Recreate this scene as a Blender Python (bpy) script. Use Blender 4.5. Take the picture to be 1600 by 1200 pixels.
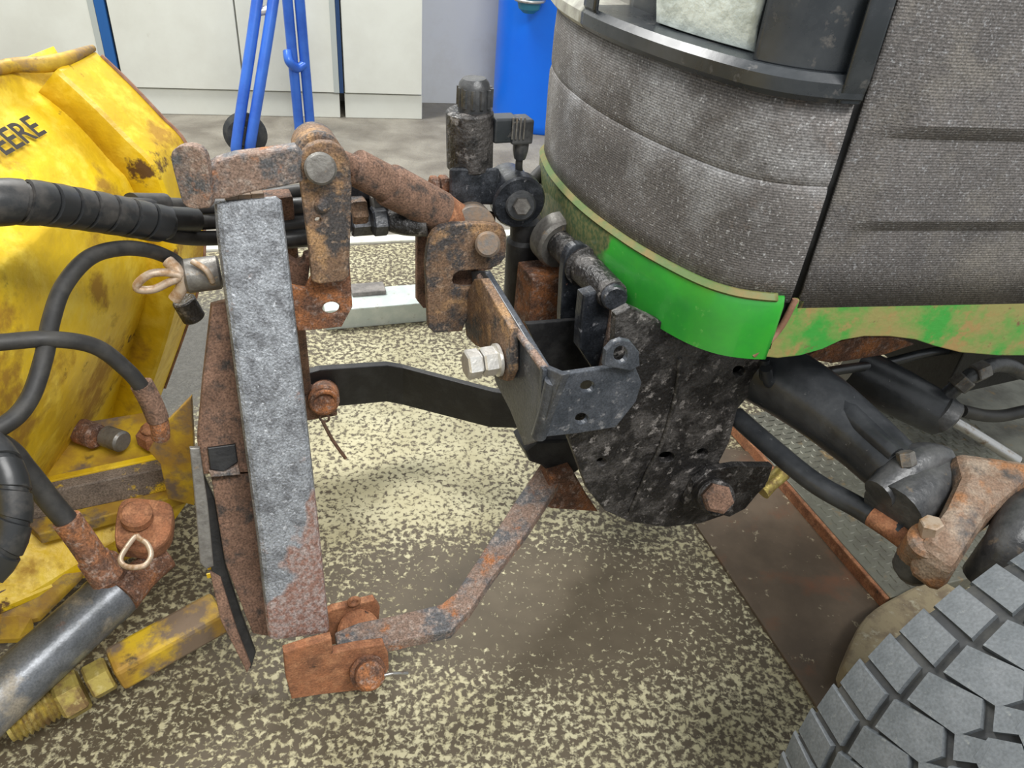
import bpy, bmesh, math, random
from mathutils import Vector, Matrix
random.seed(7)
for o in list(bpy.data.objects): bpy.data.objects.remove(o)
scn = bpy.context.scene
COL = scn.collection
# ------------------------------------------------------------------ camera
F = 1200.0; HC = 1.0
_u = Vector((155, 1700, 1200)).normalized()
_f = Vector((0, 0, -1)); _h = (_f - _u*_f.dot(_u)).normalized(); _r = _h.cross(_u)
M = Matrix((_r, _h, _u))                       # world = M @ cam
C = Vector((0, 0, HC))
cd = bpy.data.cameras.new('camera'); cam = bpy.data.objects.new('camera', cd); COL.objects.link(cam)
cd.sensor_width = 36; cd.lens = F/1600*36; cd.clip_start = .01
cam.matrix_world = Matrix.Translation(C) @ M.to_4x4()
scn.camera = cam
# ------------------------------------------------------------------ light
w = bpy.data.worlds.new('world'); scn.world = w; w.use_nodes = True
w.node_tree.nodes['Background'].inputs[0].default_value = (.93, .97, 1, 1)
w.node_tree.nodes['Background'].inputs[1].default_value = .66
def area(name, loc, target, sx, sy, e, col=(1, 1, 1)):
    d = bpy.data.lights.new(name, 'AREA'); d.shape = 'RECTANGLE'; d.size = sx; d.size_y = sy; d.energy = e; d.color = col
    o = bpy.data.objects.new(name, d); COL.objects.link(o); o.location = loc
    o.rotation_euler = (Vector(target)-Vector(loc)).to_track_quat('-Z', 'Y').to_euler(); return o
area('offscreen_lamp', (-1.4, 2.3, 3.0), (0, 1.0, .2), 1.8, .6, 110, (1, .99, .96))  # main ceiling lamp, back left
area('offscreen_lamp', (.9, -.6, 2.8), (-.2, .8, .3), 1.8, .6, 75, (1, .99, .97))  # added fill out of view, brightens near faces and the blade back
vs = scn.view_settings
vs.view_transform = 'Standard'; vs.look = 'None'; vs.exposure = .25; vs.gamma = 1; vs.use_curve_mapping = False
# ------------------------------------------------------------------ pixel helpers
A = math.radians(65)
T = Vector((math.sin(A), math.cos(A), 0)); L = Vector((-T.y, T.x, 0)); Z = Vector((0, 0, 1))
def W(t, l, z): return T*t + L*l + Z*z
def ray(x, y): return M @ Vector(((x-800)/F, -(y-600)/F, -1))
def Pn(x, y, p, n): d = ray(x, y); return C + d*((p-C).dot(n)/d.dot(n))
def PL(x, y, l): return Pn(x, y, L*l, L)
def PT(x, y, t): return Pn(x, y, T*t, T)
def PZ(x, y, z): return Pn(x, y, Z*z, Z)
def PD(x, y, d): return C + ray(x, y)*d
def dep(p): return -((M.transposed() @ (p-C)).z)
def rp(r, p): return r*dep(p)/F
# ------------------------------------------------------------------ materials
MATS = {}
def mat(name, base, rough=.6, metal=0., layers=(), bump=.0, bscale=200., spec=.5, bdist=.002, seed=0., coat=0., lines=None, stretch=None, grain=0., wear_shade=None):
    """layers: (colour, noise scale, threshold, softness, rough) painted one over the other"""
    m = bpy.data.materials.new(name); m.use_nodes = True; MATS[name] = m
    nt = m.node_tree; N = nt.nodes; K = nt.links; b = N['Principled BSDF']
    b.inputs['Metallic'].default_value = metal; b.inputs['Specular IOR Level'].default_value = spec
    b.inputs['Coat Weight'].default_value = coat
    tc = N.new('ShaderNodeTexCoord'); mp = N.new('ShaderNodeMapping'); K.new(tc.outputs['Object'], mp.inputs[0])
    mp.inputs['Location'].default_value = (seed*1.7, seed*.9, seed*2.3)
    if stretch: mp.inputs['Scale'].default_value = stretch
    col = None; ro = None
    def rgb(c): return (c[0], c[1], c[2], 1)
    prev = None; prevr = None
    for i, (c, sc, th, so, r) in enumerate(layers):
        n = N.new('ShaderNodeTexNoise'); n.inputs['Scale'].default_value = sc; n.inputs['Detail'].default_value = 7; n.inputs['Roughness'].default_value = .65
        ad = N.new('ShaderNodeVectorMath'); ad.operation = 'ADD'; ad.inputs[1].default_value = (3.1*i+1, 7.7*i, 5.3*i); K.new(mp.outputs[0], ad.inputs[0]); K.new(ad.outputs[0], n.inputs['Vector'])
        mr = N.new('ShaderNodeMapRange'); mr.inputs['From Min'].default_value = th-so; mr.inputs['From Max'].default_value = th+so; K.new(n.outputs['Fac'], mr.inputs['Value'])
        mx = N.new('ShaderNodeMix'); mx.data_type = 'RGBA'; K.new(mr.outputs[0], mx.inputs['Factor'])
        mx.inputs[7].default_value = rgb(c)
        if prev: K.new(prev, mx.inputs[6])
        else: mx.inputs[6].default_value = rgb(base)
        prev = mx.outputs[2]
        mm = N.new('ShaderNodeMix'); K.new(mr.outputs[0], mm.inputs[0]); mm.inputs[3].default_value = r
        if prevr: K.new(prevr, mm.inputs[2])
        else: mm.inputs[2].default_value = rough
        prevr = mm.outputs[0]
    if wear_shade:       # second colour beyond a plane, for rust wear and for painted shade: (direction, offset, width, noise scale, colour)
        dv, off, wd, nsc, wc_, wc2 = wear_shade
        dp = N.new('ShaderNodeVectorMath'); dp.operation = 'DOT_PRODUCT'; dp.inputs[1].default_value = dv; K.new(tc.outputs['Object'], dp.inputs[0])
        n = N.new('ShaderNodeTexNoise'); n.inputs['Scale'].default_value = nsc; n.inputs['Detail'].default_value = 6; K.new(tc.outputs['Object'], n.inputs['Vector'])
        ma = N.new('ShaderNodeMath'); ma.operation = 'MULTIPLY_ADD'; ma.inputs[1].default_value = wd; K.new(n.outputs['Fac'], ma.inputs[0]); K.new(dp.outputs['Value'], ma.inputs[2])
        mr = N.new('ShaderNodeMapRange'); mr.inputs['From Min'].default_value = off-.004; mr.inputs['From Max'].default_value = off+.006; K.new(ma.outputs[0], mr.inputs['Value'])
        n2 = N.new('ShaderNodeTexNoise'); n2.inputs['Scale'].default_value = 160; n2.inputs['Detail'].default_value = 6; K.new(tc.outputs['Object'], n2.inputs['Vector'])
        rr2 = N.new('ShaderNodeMapRange'); rr2.inputs['From Min'].default_value = .4; rr2.inputs['From Max'].default_value = .62; K.new(n2.outputs['Fac'], rr2.inputs['Value'])
        cm = N.new('ShaderNodeMix'); cm.data_type = 'RGBA'; cm.inputs[6].default_value = rgb(wc_); cm.inputs[7].default_value = rgb(wc2); K.new(rr2.outputs[0], cm.inputs[0])
        mx = N.new('ShaderNodeMix'); mx.data_type = 'RGBA'; K.new(mr.outputs[0], mx.inputs[0]); K.new(prev, mx.inputs[6]); K.new(cm.outputs[2], mx.inputs[7]); prev = mx.outputs[2]
        mm = N.new('ShaderNodeMix'); K.new(mr.outputs[0], mm.inputs[0]); K.new(prevr, mm.inputs[2]); mm.inputs[3].default_value = .85; prevr = mm.outputs[0]
    if grain and prev:
        n = N.new('ShaderNodeTexNoise'); n.inputs['Scale'].default_value = 420; n.inputs['Detail'].default_value = 3; K.new(mp.outputs[0], n.inputs['Vector'])
        mr = N.new('ShaderNodeMapRange'); mr.inputs['From Min'].default_value = .3; mr.inputs['From Max'].default_value = .7; mr.inputs['To Min'].default_value = 1-grain; mr.inputs['To Max'].default_value = 1+grain*1.2; K.new(n.outputs['Fac'], mr.inputs['Value'])
        vm = N.new('ShaderNodeVectorMath'); vm.operation = 'SCALE'; K.new(prev, vm.inputs[0]); K.new(mr.outputs[0], vm.inputs['Scale']); prev = vm.outputs[0]
    if lines:      # fine horizontal lines of a woven screen: (pitch, dark factor)
        sx = N.new('ShaderNodeSeparateXYZ'); K.new(tc.outputs['Object'], sx.inputs[0])
        mu = N.new('ShaderNodeMath'); mu.operation = 'MULTIPLY'; mu.inputs[1].default_value = 6.2832/lines[0]; K.new(sx.outputs[2], mu.inputs[0])
        sn = N.new('ShaderNodeMath'); sn.operation = 'SINE'; K.new(mu.outputs[0], sn.inputs[0])
        mr = N.new('ShaderNodeMapRange'); mr.inputs['From Min'].default_value = -1; mr.inputs['From Max'].default_value = 1
        mr.inputs['To Min'].default_value = lines[1]; mr.inputs['To Max'].default_value = 1.25; K.new(sn.outputs[0], mr.inputs['Value'])
        vm = N.new('ShaderNodeVectorMath'); vm.operation = 'SCALE'; K.new(prev, vm.inputs[0]); K.new(mr.outputs[0], vm.inputs['Scale']); prev = vm.outputs[0]
    if prev: K.new(prev, b.inputs['Base Color'])
    else: b.inputs['Base Color'].default_value = rgb(base)
    if prevr: K.new(prevr, b.inputs['Roughness'])
    else: b.inputs['Roughness'].default_value = rough
    if bump:
        n = N.new('ShaderNodeTexNoise'); n.inputs['Scale'].default_value = bscale; n.inputs['Detail'].default_value = 5; K.new(mp.outputs[0], n.inputs['Vector'])
        bp = N.new('ShaderNodeBump'); bp.inputs['Strength'].default_value = bump; bp.inputs['Distance'].default_value = bdist; K.new(n.outputs['Fac'], bp.inputs['Height']); K.new(bp.outputs[0], b.inputs['Normal'])
    return m
RUST = (.19, .085, .045); ORG = (.36, .14, .05); DRK = (.02, .018, .017); TAN = (.27, .17, .10)
mat('arm_paint', (.25, .265, .285), .42, .25, [((.12, .125, .135), 50, .53, .1, .5), ((.5, .52, .55), 120, .65, .06, .38), ((.07, .07, .075), 170, .67, .05, .6), ((.25, .16, .13), 16, .67, .03, .85)], .9, 330, grain=.35, wear_shade=((.9, .2, -1), .055, .42, 10, (.24, .135, .105), (.33, .27, .25)))
mat('rust_plate', RUST, .85, .1, [((.09, .05, .035), 40, .5, .1, .9), (ORG, 18, .56, .08, .9), ((.30, .22, .18), 120, .6, .08, .8)], .7, 300, grain=0.45)
mat('rust_orange', (.34, .14, .065), .85, .1, [(RUST, 30, .5, .12, .9), ((.42, .2, .1), 60, .58, .1, .85), (DRK, 45, .68, .04, .6)], .5, 300, grain=.25)
mat('rust_brown', (.13, .075, .05), .85, .1, [((.22, .13, .09), 25, .5, .12, .9), ((.05, .04, .035), 50, .58, .08, .8)], .5, 300, grain=0.45)
mat('rust_grey', (.22, .15, .115), .8, .15, [((.10, .10, .105), 20, .52, .05, .6), (ORG, 25, .62, .05, .9), ((.33, .27, .23), 110, .6, .1, .7)], .6, 260, grain=0.45)
mat('hook_steel', (.17, .105, .065), .8, .15, [((.06, .055, .055), 22, .53, .05, .55), ((.33, .2, .1), 30, .58, .06, .9), ((.28, .2, .14), 120, .62, .08, .8)], .6, 260, grain=0.45)
mat('tan_cap', (.25, .17, .11), .7, .2, [((.15, .14, .13), 50, .5, .1, .5)], .4, 200)
mat('black_paint', (.016, .018, .022), .32, .0, [((.05, .055, .065), 30, .55, .1, .4), ((.17, .17, .18), 90, .66, .04, .4), ((.28, .15, .11), 18, .70, .02, .8)], .35, 180, coat=.15, grain=0.4)
mat('black_dirty', (.016, .015, .015), .36, .0, [((.06, .055, .052), 26, .52, .06, .6), ((.19, .175, .165), 60, .61, .035, .45), ((.24, .13, .09), 12, .72, .02, .8)], .8, 150, bdist=.004, grain=0.45)
mat('bracket_paint', (.04, .046, .055), .36, 0, [((.075, .082, .095), 25, .5, .12, .4), ((.2, .2, .205), 70, .64, .05, .45), ((.3, .2, .16), 20, .72, .02, .8)], .3, 180, grain=.3)
mat('black_plain', (.012, .012, .013), .5, 0, [((.03, .03, .03), 30, .55, .1, .6)], .3, 200)
mat('black_gloss', (.02, .024, .028), .25, 0, [((.05, .055, .06), 12, .55, .15, .4), ((.12, .11, .10), 40, .66, .06, .7)], .1, 60)
mat('cable_black', (.025, .024, .023), .5, 0, [((.05, .047, .042), 30, .55, .1, .6)], .1, 200)
mat('wrap_black', (.022, .023, .024), .35, 0, [((.06, .055, .05), 25, .58, .08, .5)], .1, 100)
mat('tyre_rubber', (.075, .085, .092), .62, 0, [((.11, .12, .128), 25, .5, .15, .6), ((.20, .21, .2), 70, .66, .06, .7)], .25, 150, grain=0.18)
mat('tyre_groove', (.028, .03, .032), .75, 0, [((.06, .06, .055), 30, .55, .1, .8)], .2, 150)
mat('yellow_paint', (.84, .57, .012), .42, 0, [((.62, .40, .015), 5, .50, .10, .45), ((.85, .62, .06), 22, .58, .08, .4), ((.40, .22, .02), 9, .575, .05, .7), ((.12, .06, .02), 13, .655, .025, .8)], .5, 35, bdist=.006)
mat('yellow_dirty', (.60, .40, .02), .5, 0, [((.35, .2, .03), 9, .46, .08, .6), ((.17, .12, .08), 12, .53, .05, .75), ((.05, .035, .025), 14, .64, .04, .7)], .5, 80)
mat('yellow_worn', (.14, .11, .09), .7, 0, [((.20, .16, .13), 40, .5, .1, .7), ((.62, .42, .03), 12, .545, .02, .5)], .4, 100, seed=3, grain=0.45)
mat('letter_black', (.03, .025, .02), .6, 0, [((.4, .28, .03), 70, .70, .02, .6)])
mat('green_paint', (.035, .34, .035), .28, 0, [((.03, .26, .04), 10, .55, .1, .3), ((.16, .42, .10), 60, .68, .05, .4)], .08, 40, coat=.3, wear_shade=(tuple(L), -.015, .11, 14, (.035, .07, .02), (.12, .12, .04)))  # far part darkened: cast shadow and dirt painted into the green
mat('green_worn', (.27, .25, .085), .6, 0, [((.05, .31, .05), 9, .50, .07, .4), ((.32, .22, .08), 30, .60, .05, .7), ((.18, .09, .05), 60, .66, .04, .8)], .3, 150, seed=2)
mat('green_dull', (.10, .16, .045), .55, 0, [((.22, .17, .06), 20, .52, .1, .7)], .2, 150)
mat('edge_rust', (.33, .18, .12), .7, 0, [((.2, .1, .06), 40, .5, .1, .8)], .3, 200)
mat('screen_front', (.165, .153, .146), .7, .0, [((.10, .092, .088), 5, .50, .12, .75), ((.30, .30, .305), 7, .60, .10, .6), ((.38, .38, .38), 220, .63, .05, .6), ((.18, .12, .085), 4, .70, .06, .8)], .8, 500, lines=(.0029, .66), bdist=.0012, grain=.4)
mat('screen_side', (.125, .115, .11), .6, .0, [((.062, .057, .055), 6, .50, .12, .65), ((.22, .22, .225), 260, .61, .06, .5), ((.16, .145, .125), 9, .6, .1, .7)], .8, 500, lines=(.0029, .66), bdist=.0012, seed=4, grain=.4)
mat('lens_white', (.72, .78, .72), .25, 0, [((.5, .55, .5), 25, .55, .08, .3)], .6, 70, bdist=.004)
mat('cream_dust', (.40, .40, .34), .7, 0, [((.26, .25, .22), 30, .5, .1, .8)], .2, 150)
mat('zinc', (.62, .60, .55), .35, .6, [((.78, .77, .74), 60, .55, .1, .3)], .3, 150)
mat('steel_bright', (.45, .45, .44), .3, .8, [((.25, .2, .15), 60, .6, .06, .6)], .2, 200)
mat('steel_dull', (.22, .21, .19), .45, .5, [((.12, .11, .10), 40, .52, .1, .6), ((.3, .22, .14), 60, .64, .05, .7)], .4, 200)
mat('cyl_steel', (.15, .16, .175), .33, .35, [((.07, .075, .08), 12, .52, .1, .35), ((.28, .25, .2), 18, .6, .06, .6), ((.16, .08, .05), 15, .68, .04, .8)], .25, 120, grain=0.2)
mat('brass_zinc', (.48, .38, .10), .38, .5, [((.22, .14, .06), 40, .54, .08, .6), ((.6, .5, .2), 70, .62, .06, .4)], .3, 200)
mat('casting_brown', (.21, .135, .09), .7, .1, [((.31, .24, .18), 22, .53, .08, .7), ((.33, .15, .06), 18, .58, .06, .85), ((.07, .066, .064), 13, .60, .05, .45)], .6, 220, grain=.3)
mat('casting_dark', (.05, .052, .055), .36, .2, [((.11, .11, .11), 25, .55, .1, .45), ((.2, .15, .1), 30, .66, .05, .7)], .5, 130)
mat('axle_black', (.018, .02, .023), .3, 0, [((.045, .048, .052), 14, .52, .12, .35), ((.14, .14, .14), 110, .69, .03, .4)], .35, 60)
mat('cabinet_white', (.70, .71, .64), .45, 0, [((.62, .62, .55), 2.5, .55, .12, .5), ((.5, .48, .4), 9, .72, .05, .6)])
mat('cabinet_grey', (.42, .45, .42), .5)  # grey of the locker edge strips
mat('cabinet_navy', (.012, .045, .13), .45)
mat('cabinet_blue', (.012, .10, .32), .4)
mat('wall_paint', (.66, .67, .66), .7, 0, [((.58, .57, .54), 3, .58, .1, .7)])
mat('tube_blue', (.045, .16, .62), .3, .1, [((.03, .11, .5), 8, .55, .1, .35)])
mat('drum_blue', (.0, .14, .80), .35, 0, [((.0, .17, .86), 4, .5, .2, .35)])
mat('teal_plastic', (.02, .16, .25), .35)
mat('floor_bar', (.50, .56, .53), .5, .2, [((.62, .66, .62), 20, .55, .1, .5), ((.4, .4, .36), 60, .64, .05, .6)], .2, 150)
mat('pale_strip', (.68, .68, .60), .6, 0, [((.5, .48, .4), 20, .6, .08, .7)])
mat('plate_brown', (.095, .07, .048), .55, .1, [((.15, .11, .075), 7, .5, .12, .6), ((.19, .09, .05), 5, .58, .06, .7), ((.36, .31, .21), 45, .655, .02, .7)], .25, 120)
mat('chequer', (.20, .20, .16), .5, .3, [((.13, .125, .10), 14, .52, .1, .6), ((.28, .2, .1), 30, .64, .05, .7)], .25, 150)
mat('sand_block', (.28, .23, .14), .9, 0, [((.17, .13, .085), 25, .52, .08, .9), ((.36, .33, .24), 60, .62, .05, .9)], .6, 120)
mat('scrap_grey', (.25, .23, .21), .7, 0, [((.15, .14, .13), 40, .5, .1, .8)])  # dull grey of the scrap plate
mat('pin_wire', (.55, .44, .34), .45, .4, [((.35, .22, .12), 60, .55, .08, .7)])
def floor_material():
    m = bpy.data.materials.new('floor_speckled'); m.use_nodes = True; MATS['floor'] = m
    nt = m.node_tree; N = nt.nodes; K = nt.links; b = N['Principled BSDF']
    tc = N.new('ShaderNodeTexCoord')
    def noise(sc, det=4, dist=0., ro=.55):
        n = N.new('ShaderNodeTexNoise'); n.inputs['Scale'].default_value = sc; n.inputs['Detail'].default_value = det; n.inputs['Distortion'].default_value = dist; n.inputs['Roughness'].default_value = ro
        K.new(tc.outputs['Object'], n.inputs['Vector']); return n.outputs['Fac']
    def rng(v, a, c, lo=0, hi=1):
        r = N.new('ShaderNodeMapRange'); r.inputs['From Min'].default_value = a; r.inputs['From Max'].default_value = c; r.inputs['To Min'].default_value = lo; r.inputs['To Max'].default_value = hi; K.new(v, r.inputs['Value']); return r.outputs[0]
    def mth(op, a, c):
        q = N.new('ShaderNodeMath'); q.operation = op
        for i, v in enumerate((a, c)):
            if isinstance(v, float): q.inputs[i].default_value = v
            else: K.new(v, q.inputs[i])
        return q.outputs[0]
    def mix(f, a, c):
        q = N.new('ShaderNodeMix'); q.data_type = 'RGBA'; K.new(f, q.inputs[0])
        for i, v in ((6, a), (7, c)):
            if isinstance(v, tuple): q.inputs[i].default_value = v+(1,)
            else: K.new(v, q.inputs[i])
        return q.outputs[2]
    fine = mth('ADD', mth('MULTIPLY', noise(105, 2, .35), .75), mth('MULTIPLY', noise(260, 3), .25))
    big = noise(2.2, 2)
    # round patches (centre, radius) with more or less cream top coat showing
    sx = N.new('ShaderNodeSeparateXYZ'); K.new(tc.outputs['Object'], sx.inputs[0])
    def patch(p, rx, ry, hard=.5):
        dx = mth('DIVIDE', mth('SUBTRACT', sx.outputs[0], float(p.x)), rx); dy = mth('DIVIDE', mth('SUBTRACT', sx.outputs[1], float(p.y)), ry)
        d = mth('SQRT', mth('ADD', mth('MULTIPLY', dx, dx), mth('MULTIPLY', dy, dy)), .0)
        d = mth('ADD', d, mth('MULTIPLY', noise(7, 3), .5))
        return rng(d, 1.25+hard*.5, 1.25-hard*.5)
    worn = patch(PZ(830, 935, 0), .32, .13, .7)  # round patch with less cream top coat showing
    wornb = patch(PZ(120, 1080, 0), .30, .22, .9)
    clean = patch(PZ(640, 690, 0), .28, .34, .9)
    th = mth('ADD', rng(big, .3, .7, .495, .54), mth('MULTIPLY', worn, .13))
    th = mth('ADD', th, mth('MULTIPLY', wornb, .035)); th = mth('SUBTRACT', th, mth('MULTIPLY', clean, .075))
    sp = rng(mth('SUBTRACT', fine, th), -.05, .06)
    dark = mix(noise(30, 3), (.065, .05, .03), (.125, .10, .065))
    light = mix(rng(noise(9, 4), .35, .65), (.42, .38, .23), (.56, .52, .34))
    coat = mix(sp, dark, light)
    conc = mix(rng(noise(6, 6, .4), .35, .65), (.17, .15, .12), (.30, .275, .225))
    a, c = PZ(545, 384, 0), PZ(672, 378, 0); nn = (c-a).cross(Z).normalized()*-1
    s = N.new('ShaderNodeVectorMath'); s.operation = 'DOT_PRODUCT'; s.inputs[1].default_value = nn; K.new(tc.outputs['Object'], s.inputs[0])
    edge = rng(s.outputs['Value'], float(a.dot(nn))-.002, float(a.dot(nn))+.002)
    dusty = patch(PZ(290, 560, 0), .13, .30, .8)  # shade on the floor painted in dark, together with grey dirt
    K.new(mix(edge, mix(dusty, coat, mix(noise(60, 4), (.06, .056, .047), (.12, .115, .10))), conc), b.inputs['Base Color'])  # dusty: painted shade together with grey dirt
    b.inputs['Roughness'].default_value = .62
    bp = N.new('ShaderNodeBump'); bp.inputs['Strength'].default_value = .5; bp.inputs['Distance'].default_value = .003; K.new(sp, bp.inputs['Height']); K.new(bp.outputs[0], b.inputs['Normal'])
floor_material()
# ------------------------------------------------------------------ mesh helpers
def link(name, me, m, parent=None, smooth=False, label=None):
    o = bpy.data.objects.new(name, me); COL.objects.link(o)
    if m: me.materials.append(MATS[m])
    if parent is not None:
        off = Vector((0, 0, 0)); p = parent
        while p is not None: off += p.location; p = p.parent
        me.transform(Matrix.Translation(-off)); o.parent = parent
    else:
        vs_ = [v.co for v in me.vertices]
        c = Vector([(min(v[i] for v in vs_)+max(v[i] for v in vs_))/2 for i in range(3)]); c.z = min(v.z for v in vs_)
        me.transform(Matrix.Translation(-c)); o.location = c
    for p in me.polygons: p.use_smooth = smooth
    if label: o['label'] = label
    return o
def thing(name, loc, label, cat, group=None):
    o = bpy.data.objects.new(name, None); COL.objects.link(o); o.location = loc; o.empty_display_size = .05
    o['label'] = label; o['category'] = cat
    if group: o['group'] = group
    return o
def tag(o, label, cat, group=None):
    o['label'] = label; o['category'] = cat
    if group: o['group'] = group
    return o
def from_bm(bm, name): me = bpy.data.meshes.new(name); bmesh.ops.recalc_face_normals(bm, faces=bm.faces[:]); bm.to_mesh(me); bm.free(); return me
def basis(axis):
    a = axis.normalized(); h = Vector((0, 0, 1)) if abs(a.z) < .9 else Vector((1, 0, 0))
    e = a.cross(h).normalized(); return a, e, a.cross(e)
def sharpen(me, ang=35):
    bm = bmesh.new(); bm.from_mesh(me)
    for e in bm.edges:
        if len(e.link_faces) == 2 and e.calc_face_angle(0) > math.radians(ang): e.smooth = False
    bm.to_mesh(me); bm.free()
def smooth_path(pts, n=8, closed=False):
    out = []; k = len(pts)
    for i in range(k if closed else k-1):
        if closed: p0, p1, p2, p3 = pts[i-1], pts[i], pts[(i+1) % k], pts[(i+2) % k]
        else: p0, p1, p2, p3 = pts[max(i-1, 0)], pts[i], pts[i+1], pts[min(i+2, k-1)]
        for j in range(n):
            s = j/n
            out.append(.5*((2*p1)+(p2-p0)*s+(2*p0-5*p1+4*p2-p3)*s*s+(3*p1-p0-3*p2+p3)*s**3))
    if not closed: out.append(pts[-1])
    return out
def frames(pts):
    fr = []; e = None
    for i, p in enumerate(pts):
        t = (pts[min(i+1, len(pts)-1)]-pts[max(i-1, 0)]).normalized()
        if e is None: _, e, _ = basis(t)
        else: e = (e-t*e.dot(t)).normalized()
        fr.append((p, t, e, t.cross(e)))
    return fr
def tube(name, pts, r, m, parent=None, sides=14, n=8, label=None, closed=False):
    """r: radius or list of radii at the control points"""
    P = smooth_path(pts, n, closed) if len(pts) > 2 or closed else pts
    if isinstance(r, (list, tuple)):
        R = []
        for i in range(len(P)):
            s = i/(len(P)-1)*(len(r)-1); a = min(int(s), len(r)-2); R.append(r[a]+(r[a+1]-r[a])*(s-a))
    else: R = [r]*len(P)
    bm = bmesh.new(); rings = []
    for (p, t, e, f), rr in zip(frames(P), R):
        rings.append([bm.verts.new(p+(e*math.cos(a)+f*math.sin(a))*rr) for a in [2*math.pi*k/sides for k in range(sides)]])
    rr_ = list(zip(rings, rings[1:])) + ([(rings[-1], rings[0])] if closed else [])
    for a, b in rr_:
        for k in range(sides): bm.faces.new((a[k], a[(k+1) % sides], b[(k+1) % sides], b[k]))
    if not closed: bm.faces.new(rings[0]); bm.faces.new(rings[-1])
    me = from_bm(bm, name); o = link(name, me, m, parent, True, label); sharpen(me, 50); return o
def lathe(name, p0, p1, prof, m, parent=None, sides=28, label=None, hexa=False):
    """prof: list of (fraction along p0-p1, radius)"""
    ax = p1-p0; a, e, f = basis(ax); bm = bmesh.new(); rings = []
    if hexa: sides = 6
    for s, r in prof:
        c = p0+ax*s; rings.append([bm.verts.new(c+(e*math.cos(2*math.pi*k/sides)+f*math.sin(2*math.pi*k/sides))*max(r, 1e-4)) for k in range(sides)])
    for q, b in zip(rings, rings[1:]):
        for k in range(sides): bm.faces.new((q[k], q[(k+1) % sides], b[(k+1) % sides], b[k]))
    bm.faces.new(rings[0]); bm.faces.new(rings[-1])
    me = from_bm(bm, name); o = link(name, me, m, parent, not hexa, label); sharpen(me, 30); return o
def rod(name, p0, p1, r, m, parent=None, bev=.12, sides=28, label=None, hexa=False):
    ln = (p1-p0).length; b = min(bev*r/ln, .4)
    return lathe(name, p0, p1, [(0, r*(1-bev)), (b, r), (1-b, r), (1, r*(1-bev))], m, parent, sides, label, hexa)
def ring(name, c, axis, r, rr, m, parent=None, label=None, n=24):
    a, e, f = basis(axis); return tube(name, [c+(e*math.cos(2*math.pi*k/n)+f*math.sin(2*math.pi*k/n))*r for k in range(n)], rr, m, parent, 10, 1, label, True)
def plate3(name, loops, org, nrm, thick, m, parent=None, bev=.0015, label=None):
    """loops of 3D points in the plane (first outer, then holes); thickness goes away from the camera"""
    n = nrm.normalized()
    if n.dot(org-C) < 0: n = -n
    e1 = n.cross(Z) if abs(n.z) < .95 else n.cross(T)
    e1.normalize(); e2 = n.cross(e1)
    cu = bpy.data.curves.new(name, 'CURVE'); cu.dimensions = '2D'; cu.fill_mode = 'BOTH'; cu.extrude = max(thick/2-bev, 0); cu.bevel_depth = bev; cu.bevel_resolution = 1; cu.offset = -bev
    for lp in loops:
        sp = cu.splines.new('POLY'); sp.points.add(len(lp)-1); sp.use_cyclic_u = True
        for q, p in zip(sp.points, lp): d = p-org; q.co = (d.dot(e1), d.dot(e2), 0, 1)
    ob = bpy.data.objects.new('tmp', cu); me = ob.to_mesh().copy(); ob.to_mesh_clear(); bpy.data.objects.remove(ob); bpy.data.curves.remove(cu)
    me.transform(Matrix.Translation(org+n*thick/2) @ Matrix((e1, e2, n)).transposed().to_4x4())
    bm = bmesh.new(); bm.from_mesh(me); bmesh.ops.remove_doubles(bm, verts=bm.verts[:], dist=1e-5); bm.to_mesh(me); bm.free()
    me.name = name
    return link(name, me, m, parent, False, label)
def circ(px, py, r, k=16, ry=None): return [(px+r*math.cos(2*math.pi*i/k), py+(ry or r)*math.sin(2*math.pi*i/k)) for i in range(k)]
def rnd(pix, n=4):
    q = smooth_path([Vector((x, y, 0)) for x, y in pix], n, True); return [(v.x, v.y) for v in q]
def plate(name, pix, org, nrm, thick, m, parent=None, holes=(), **k):
    return plate3(name, [[Pn(x, y, org, nrm) for x, y in lp] for lp in [pix]+list(holes)], org, nrm, thick, m, parent, **k)
def plateL(name, pix, l, thick, m, parent=None, holes=(), **k): return plate(name, pix, L*l, L, thick, m, parent, holes, **k)
def plateT(name, pix, t, thick, m, parent=None, holes=(), **k): return plate(name, pix, T*t, T, thick, m, parent, holes, **k)
def bevel(o, w=.003, seg=2):
    md = o.modifiers.new('bevel', 'BEVEL'); md.width = w; md.segments = seg; md.limit_method = 'ANGLE'; md.angle_limit = math.radians(40); return o
def ribbon(name, Aa, Bb, thick, m, parent=None, dirs=None, bev=.002, label=None):
    """bent flat bar: edge points A, edge points B, thickness vector(s)"""
    bm = bmesh.new(); rows = []
    for i in range(len(Aa)):
        d = dirs[i] if isinstance(dirs, list) else dirs
        rows.append([bm.verts.new(p) for p in (Aa[i], Bb[i], Bb[i]+d*thick, Aa[i]+d*thick)])
    for a, b in zip(rows, rows[1:]):
        for k in range(4): bm.faces.new((a[k], a[(k+1) % 4], b[(k+1) % 4], b[k]))
    bm.faces.new(rows[0]); bm.faces.new(rows[-1])
    return bevel(link(name, from_bm(bm, name), m, parent, False, label), bev)
def hexa8(name, a, b, m, parent=None, bev=.004, label=None):
    """solid between two quads a and b (four points each)"""
    bm = bmesh.new(); va = [bm.verts.new(p) for p in a]; vb = [bm.verts.new(p) for p in b]
    bm.faces.new(va); bm.faces.new(vb)
    for k in range(4): bm.faces.new((va[k], va[(k+1) % 4], vb[(k+1) % 4], vb[k]))
    return bevel(link(name, from_bm(bm, name), m, parent, False, label), bev)
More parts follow.
